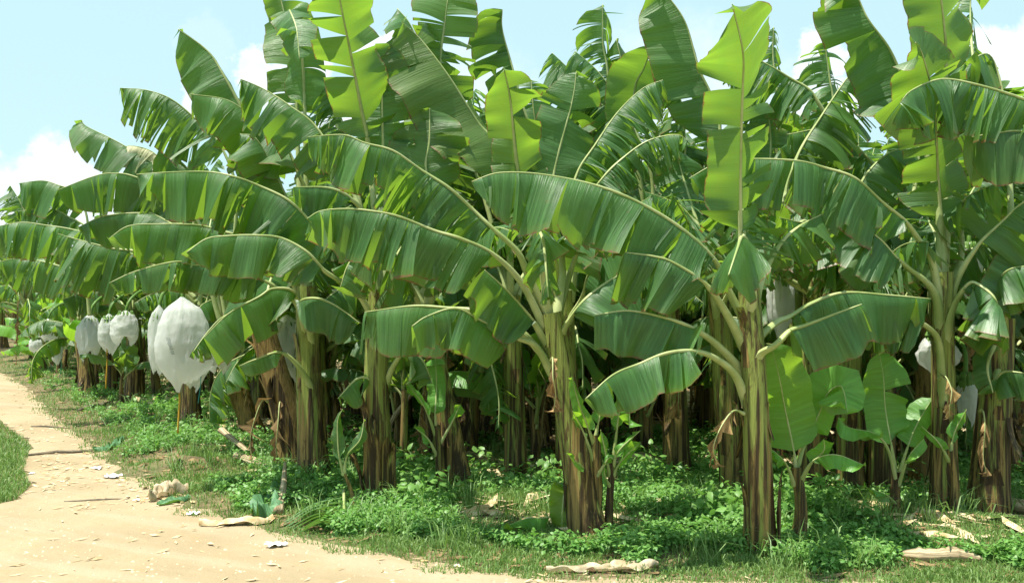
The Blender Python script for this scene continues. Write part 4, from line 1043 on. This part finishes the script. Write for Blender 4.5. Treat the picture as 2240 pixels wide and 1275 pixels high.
# broad leaved weeds: each sprig is a handful of leaves on thin stalks
def weeds(n0, seed, dlo, dhi, hlo, hhi, llo, lhi, thr, nl):
    X, Y, r = scatter(n0, 6.5, 26, seed); d = dist_edge(X, Y)
    kp = (d > dlo + .5 * patch(X, Y, 2.4, 3)) & (d < dhi) & (patch(X, Y, 1.1, seed) * np.clip(1.25 - d / dhi * .5, 0, 1.3) > thr)
    hole = np.exp(-(((X - MX) / .4) ** 2 + ((Y - MY - .15) / .3) ** 2)); kp &= hole < .6
    X, Y = X[kp], Y[kp]; m = len(X)
    Hs = r.uniform(hlo, hhi, m)
    x = np.repeat(X, nl); y = np.repeat(Y, nl); h = np.repeat(Hs, nl); n = len(x)
    az = r.uniform(0, 6.283, n); dd = np.stack([np.cos(az), np.sin(az), np.zeros(n)], 1)
    hh = h * r.uniform(.25, 1, n); ln = r.uniform(llo, lhi, n)
    out = r.uniform(.01, .5, n) * h
    c = np.stack([x, y, gh(x, y) + hh], 1) + dd * out[:, None]
    tilt = r.normal(-.1, .5, n)
    ax = dd * np.cos(tilt)[:, None] + np.array((0, 0, 1.0)) * np.sin(tilt)[:, None]
    sd = np.stack([-np.sin(az), np.cos(az), np.zeros(n)], 1); roll = r.normal(0, .4, n)
    nn = np.cross(ax, sd); sd = sd * np.cos(roll)[:, None] + nn * np.sin(roll)[:, None]; nn = np.cross(ax, sd)
    wv = ln * r.uniform(.22, .38, n)
    V = np.zeros((n, 8, 3)); L = ln[:, None]; Wv = wv[:, None]
    V[:, 0] = c
    V[:, 1] = c + ax * L * .3 - sd * Wv - nn * Wv * .25; V[:, 2] = c + ax * L * .3; V[:, 3] = c + ax * L * .3 + sd * Wv - nn * Wv * .25
    V[:, 4] = c + ax * L * .68 - sd * Wv * .75 - nn * Wv * .3; V[:, 5] = c + ax * L * .68 - nn * Wv * .15; V[:, 6] = c + ax * L * .68 + sd * Wv * .75 - nn * Wv * .3
    V[:, 7] = c + ax * L - nn * L * .22
    i = np.arange(n)[:, None] * 8
    Q = np.concatenate([i + np.array([[1, 4, 5, 2]]), i + np.array([[2, 5, 6, 3]])])
    T = np.concatenate([i + np.array([[0, 1, 2]]), i + np.array([[0, 2, 3]]), i + np.array([[4, 7, 5]]), i + np.array([[5, 7, 6]])])
    U = np.zeros((n, 8, 2)); U[..., 0] = r.uniform(0, 60, n)[:, None]; U[..., 1] = np.array([0, .5, .2, .5, .6, .5, .6, .9])
    # stalks
    sx = np.repeat(X, 3); sy = np.repeat(Y, 3); k = len(sx)
    V2, Q2, T2, U2 = blades(sx, sy, gh(sx, sy), np.repeat(Hs, 3) * r.uniform(.7, 1, k), np.full(k, .006), r.uniform(.1, .5, k), seed + 50)
    o = n * 8
    return np.concatenate([V.reshape(-1, 3), V2]), np.concatenate([Q, Q2 + o]), np.concatenate([T, T2 + o]), np.concatenate([U.reshape(-1, 2), U2]), m
V, Q, T, U, m = weeds(24000, 11, .22, 7, .05, .17, .025, .055, .42, 16); print('weeds', m)
tag(link('weeds', np_mesh('weeds', V, Q, T, U), M_WEED, color=(.03, 0, 0, 1)), 'low leafy green weeds covering the verge between grass and stems', 'weeds', kind='stuff')
V, Q, T, U, m = weeds(2600, 23, .9, 9, .14, .34, .05, .10, .58, 15); print('weeds2', m)
tag(link('undergrowth', np_mesh('undergrowth', V, Q, T, U), M_WEED, color=(.10, 0, 0, 1)), 'knee high broad leaved undergrowth among the front banana stems', 'undergrowth', kind='stuff')

def flakes(n0, seed, mask, llo, lhi, mat, name, label, ylo=6.3, yhi=30):
    X, Y, r = scatter(n0, ylo, yhi, seed); kp = mask(X, Y, r); X, Y = X[kp], Y[kp]; n = len(X)
    az = r.uniform(0, 6.283, n) * .6 + .3; ln = r.uniform(llo, lhi, n); wd = ln * r.uniform(.08, .35, n)
    a = np.stack([np.cos(az), np.sin(az), r.normal(.03, .10, n)], 1); s = np.stack([-np.sin(az), np.cos(az), r.normal(0, .35, n)], 1)
    c = np.stack([X, Y, gh(X, Y) + r.uniform(.008, .02, n)], 1)
    V = np.zeros((n, 6, 3)); L = ln[:, None]; Wd = wd[:, None]; up = np.array((0, 0, 1.0)) * Wd * .5
    V[:, 0] = c - a * L * .5; V[:, 1] = c - s * Wd * .5; V[:, 2] = c + up * r.uniform(0, 1, (n, 1)); V[:, 3] = c + s * Wd * .5; V[:, 4] = c + a * L * .5 + up * .4; V[:, 5] = c + a * L * .2 + s * Wd * .4
    V[:, :, 2] = np.maximum(V[:, :, 2], (gh(X, Y) + .008)[:, None])
    i = np.arange(n)[:, None] * 6
    T = np.concatenate([i + np.array([[0, 1, 2]]), i + np.array([[0, 2, 3]]), i + np.array([[1, 4, 2]]), i + np.array([[2, 4, 5]]), i + np.array([[2, 5, 3]])])
    tag(link(name, np_mesh(name, V.reshape(-1, 3), None, T, np.zeros((n * 6, 2)), False), mat), label, 'litter', kind='stuff')
    print(name, n)
def m_road(X, Y, r):
    d = dist_edge(X, Y); lf = in_left(X, Y)
    p = np.where((d < .1) & (d > -2.6), np.exp(d * .8) * .6 * np.where(Y > 8.6, 1, .05) * np.clip(1.6 * patch(X, Y, 1.9, 5) - .2, 0, 1), 0) + np.where((d < 0), .004, 0)
    return (r.random(len(X)) < p) & ~lf
def m_in(X, Y, r):
    d = dist_edge(X, Y)
    return (d > 1.0) & (r.random(len(X)) < np.clip((d - .6) * .25, 0, .8))
flakes(46000, 31, m_road, .02, .12, M_STRAW, 'road_litter', 'dry straw coloured leaf scraps strewn over the road edge', 6.3, 26)
flakes(14000, 33, m_in, .10, .5, M_STRAW, 'leaf_litter', 'dry tan banana leaf litter on the shaded plantation floor', 7, 30)
M_BROWN = simple_mat('brown_litter', (.12, .07, .03), (.34, .24, .12), (9, 9, 9), .9, bump=.2)
def m_verge(X, Y, r):
    d = dist_edge(X, Y)
    return (d > .1) & (d < 4) & (r.random(len(X)) < .28 * np.clip(1.5 * patch(X, Y, 1.6, 6), 0, 1))
flakes(16000, 37, m_verge, .04, .22, M_BROWN, 'brown_litter', 'brown rotting leaf scraps among the weeds of the verge', 6.6, 26)
# pebbles on the road
X, Y, r = scatter(3000, 6.2, 20, 41); d = dist_edge(X, Y); kp = (d < .05) & ~in_left(X, Y); X, Y = X[kp], Y[kp]; n = len(X)
s = r.uniform(.004, .016, n)
oct_ = np.array([(1, 0, 0), (0, 1, 0), (-1, 0, 0), (0, -1, 0), (0, 0, .8)])
V = np.stack([X, Y, np.full(n, .006)], 1)[:, None] + oct_[None] * s[:, None, None] * r.uniform(.6, 1.3, (n, 5, 1))
T = np.concatenate([np.arange(n)[:, None] * 5 + np.array([[k, (k + 1) % 4, 4]]) for k in range(4)])
M_PEB = simple_mat('pebble', (.30, .22, .13), (.55, .45, .30), (3, 3, 3), .9, bump=.1)
tag(link('pebbles', np_mesh('pebbles', V.reshape(-1, 3), None, T, np.zeros((n * 5, 2))), M_PEB), 'small tan pebbles and crumbs on the dirt road', 'pebbles', kind='stuff')

# ------------------------------------------------------------------ things lying on the ground
def tubelike(name, pts, r, mat, label, cat, group=None, sides=10, flat=.8, rag=.15, seed=1):
    rng = random.Random(seed); pts = [np.asarray(p, float) for p in pts]
    q, _, _ = spline(pts, 26)
    rr_ = np.interp(np.linspace(0, 1, 26), np.linspace(0, 1, len(r)), r) * np.array([1 + rng.gauss(0, rag) for _ in range(26)])
    g = Geo(); tube(g, q, rr_, sides, flat=flat)
    org = pts[0]
    o = link(name, g.mesh(name, org), mat, loc=tuple(org))
    return tag(o, label, cat, group)
def on(px, py, up=0.0):
    p = G(px, py); p[2] += up; return p
M_LOG = simple_mat('cut_stem', (.16, .11, .055), (.50, .41, .26), (2.2, 16, 1), .85, coord='UV', bump=.5)
tubelike('cut_log', [on(1975, 1224, .05), on(2030, 1229, .055), on(2090, 1228, .05), on(2150, 1234, .03)], [.03, .075, .055, .065, .05, .02], M_LOG, 'pale cut banana stem lying in the grass at lower right', 'log', 'cut banana stems on the ground', rag=.10)
tubelike('cut_log', [on(2200, 1128, .08), on(2300, 1150, .08)], [.07, .08], M_LOG, 'sunlit cut stem behind the mossy clump at the right edge', 'log', 'cut banana stems on the ground', rag=.03)
tubelike('cut_log', [on(1340, 1045, .10), on(1400, 1040, .10), on(1470, 1048, .06)], [.06, .08, .03], M_LOG, 'bleached fallen stem behind the two sword suckers', 'log', 'cut banana stems on the ground', rag=.08)
tubelike('cut_log', [on(1350, 1020, .10), on(1410, 1012, .14), on(1470, 1020, .08)], [.03, .05, .02], M_LOG, 'second bleached stem stacked just behind the fallen one', 'log', 'cut banana stems on the ground', rag=.08)
tubelike('cut_log', [on(485, 990, .20), on(520, 1005, .14), on(545, 1012, .08)], [.045, .035, .03], M_LOG, 'broken pale stalk rising from the verge by the leaning stem', 'log', 'cut banana stems on the ground', rag=.06)
tubelike('cut_log', [on(520, 1018, .06), on(560, 1030, .07), on(590, 1040, .03)], [.05, .06, .03], M_LOG, 'crumbled dry stem piece next to the broken stalk', 'log', 'cut banana stems on the ground', rag=.15)
tubelike('cut_log', [on(608, 1128, .03), on(618, 1110, .10), on(624, 1082, .22)], [.04, .03, .012], M_LOG, 'short upright sheath stub on the verge above the cut frond', 'log', 'cut banana stems on the ground', rag=.08)
tubelike('fallen_stick', [on(690, 1050, .02) * 0 + P(900, 862, 11.5), P(870, 900, 11.5), P(850, 935, 11.4)], [.03, .035, .03], M_LOG, 'pale leaning stick propped between the dark stems', 'stick', rag=.05)
# torn strip of pale dry sheath at the road edge
def sheet(name, pts, wd, mat, label, cat, seed, amp=.05, group=None, nv=7, color=None):
    rng = np.random.default_rng(seed); q, _, L = spline([np.asarray(p, float) for p in pts], 40)
    T = tangents(q); S = unit(np.cross(T, np.array((0, 0, 1.0))))
    wds = np.interp(np.linspace(0, 1, 40), np.linspace(0, 1, len(wd)), wd) * (1 + rng.normal(0, .08, 40))
    v = np.linspace(-1, 1, nv)
    pos = q[:, None] + S[:, None] * (wds[:, None] * v[None])[..., None]
    ph = rng.uniform(0, 6, 4); u = np.linspace(0, L, 40)[:, None]
    z = amp * (np.sin(u * 16 + v[None] * 4 + ph[0]) * .5 + np.sin(u * 31 - v[None] * 7 + ph[1]) * .3 + np.sin(v[None] * 5 + ph[2]) * .4 + .55)
    pos[..., 2] += np.maximum(z, 0) + .012
    g = Geo(); g.grid(pos, np.stack(np.broadcast_arrays(u, np.abs(v)[None] * .8), -1), flip=True)
    org = q[0]
    o = link(name, g.mesh(name, org), mat, loc=tuple(org), color=color)
    return tag(o, label, cat, group)
M_PALE = simple_mat('pale_sheath', (.40, .31, .18), (.66, .57, .41), (10, 10, 10), .8, bump=.4, trans=(.6, .5, .3), tfac=.2)
sheet('dry_sheath', [on(1195, 1255), on(1290, 1252), on(1370, 1248), on(1440, 1245)], [.012, .03, .02, .045, .10, .06, .02], M_PALE, 'long crumpled pale sheath lying at the grass edge in front of the middle stems', 'dry sheath', 5, .035)
sheet('dry_sheath', [on(325, 1100), on(370, 1085), on(412, 1080)], [.012, .05, .055, .012], M_PALE, 'curled cream coloured sheath on the road edge at left', 'dry sheath', 6, .10)
sheet('dry_sheath', [on(435, 1152), on(500, 1150), on(570, 1146), on(600, 1140)], [.02, .05, .06, .03], M_STRAW, 'thin brown withered strip along the road edge below the cut frond', 'dry sheath', 7, .04)
sheet('dry_sheath', [on(820, 1218), on(870, 1212), on(900, 1206)], [.02, .03, .02], M_STRAW, 'small tan strip on the verge beneath the split stem', 'dry sheath', 17, .02) if False else None
M_BLUEG = leaf_material('fallen_green_leaf', (.06, .15, .07), (.09, .20, .09), (.16, .26, .13), (.2, .4, .05), .25, .45, .4, 1.0, False)
sheet('fallen_leaf', [on(560, 1140), on(590, 1118), on(612, 1096)], [.03, .13, .10, .02], M_BLUEG, 'blue green fallen leaf piece propped on the verge beside the stub', 'fallen leaf', 8, .10)
sheet('fallen_leaf', [on(345, 1108), on(390, 1098), on(415, 1090)], [.02, .07, .02], M_BLUEG, 'small grey green leaf under the curled cream sheath', 'fallen leaf', 9, .03)
sheet('fallen_leaf', [on(270, 965), on(235, 985), on(205, 990)], [.02, .05, .02], M_BLUEG, 'dull green leaf scrap at the grass edge farther up the road', 'fallen leaf', 19, .04)
# cut frond lying on the verge: torn leaf strips fanning from a pale cut edge
root = empty('cut_frond', tuple(on(752, 1148)), 'cut banana frond with pale edge and fanned strips on the verge', 'cut frond')
org = np.array(root.location); rng = random.Random(4)
for k in range(9):
    a = on(752, 1120 + 6 * k, .13 - .012 * k); bpt = on(620 - 14 * rng.random() + 6 * k, 1150 + 2.2 * k, .015); mdl = .5 * (a + bpt) + np.array((0, 0, .05 + .03 * rng.random()))
    q, _, L = spline([a, mdl, bpt], 18); T_ = tangents(q); S_ = unit(np.cross(T_, np.array((0, .5, 1.0))))
    wv = .028 * np.sin(np.linspace(.5, 3.1, 18)) + .004
    v = np.linspace(-1, 1, 3); pos = q[:, None] + S_[:, None] * (wv[:, None] * v[None])[..., None]
    pos[:, 1, 2] += .006
    g = Geo(); g.grid(pos, np.stack(np.broadcast_arrays(np.linspace(0, L, 18)[:, None] + k, np.abs(v)[None] * .6), -1), flip=True)
    link('leaf_strip', g.mesh('leaf_strip', org), M_BLUEG, root, color=(.15, 0, 0, 1))
g = Geo(); q, _, _ = spline([on(752, 1112, .15), on(753, 1140, .10), on(752, 1172, .02)], 10); tube(g, q, .013, 6)
link('cut_edge', g.mesh('cut_edge', org), M_RIB, root)
# white scraps
def scrap(px, py, w, l, label, seed):
    r = np.random.default_rng(seed); c = on(px, py); w *= .72; l *= .8
    u = np.linspace(-1, 1, 10); U_, V_ = np.meshgrid(u, u, indexing='ij')
    rim = 1 + .25 * np.sin(np.arctan2(V_, U_) * 3 + seed) + .15 * np.sin(np.arctan2(V_, U_) * 7 + seed)
    x = U_ * w * .5 * rim; y = V_ * l * .5 * rim
    z = .012 + .3 * w * np.abs(np.sin(U_ * 3.1 + seed) * np.cos(V_ * 2.6 + 2 * seed)) * .5 + .08 * w * r.random((10, 10))
    g = Geo(); g.grid(np.stack([x, y, z], -1), np.stack([U_, V_], -1))
    o = link('plastic_scrap', g.mesh('plastic_scrap'), M_WHITE, loc=tuple(c))
    tag(o, label, 'litter', 'white plastic scraps by the road')
scrap(602, 1196, .19, .14, 'white plastic scrap lying on bare road below the cut frond', 1)
scrap(424, 1126, .13, .10, 'crumpled white scrap at the grass edge below the curled cream sheath', 2)
scrap(299, 1096, .07, .09, 'small white ball of plastic left of the curled cream sheath', 3)
scrap(212, 1027, .14, .12, 'white plastic flake at the verge corner far up the road', 4)
scrap(245, 1046, .22, .14, 'wide off white scrap just below the verge corner', 5)
scrap(447, 1014, .07, .06, 'tiny white scrap on top of the bare earth mound', 6)
scrap(70, 1037, .06, .08, 'tiny white scrap beside the left grass patch', 7)
scrap(999, 1240, .05, .06, 'tiny white speck in the short grass at the centre bottom', 8)
# sticks across the road
def stick(p0, p1, r, label, seed):
    rng = random.Random(seed); a, b = on(*p0, r), on(*p1, r)
    m1 = a + (b - a) * .33 + np.array((rng.gauss(0, .02), rng.gauss(0, .03), .01)); m2 = a + (b - a) * .7 + np.array((rng.gauss(0, .02), rng.gauss(0, .03), .005))
    tubelike('fallen_stick', [a, m1, m2, b], [r * .6, r, r, r * .5], M_STICK, label, 'stick', 'sticks on the road', 6, 1.0, .1, seed)
stick((62, 998), (205, 988), .018, 'long grey stick across the road in front of the left grass patch', 1)
stick((140, 1098), (285, 1092), .007, 'thin dark twig across the road beside the small white plastic ball', 2)
stick((38, 972), (62, 974), .008, 'short dark twig on the road by the tip of the left grass patch', 3)
stick((68, 934), (150, 938), .012, 'brown stick at the plantation side edge of the far road', 4)
stick((170, 903), (240, 885), .03, 'thick dark branch lying on the far verge', 5)
stick((500, 985), (470, 975), .02, 'dark twig poking out of weeds near the broken stalk', 6) if False else None
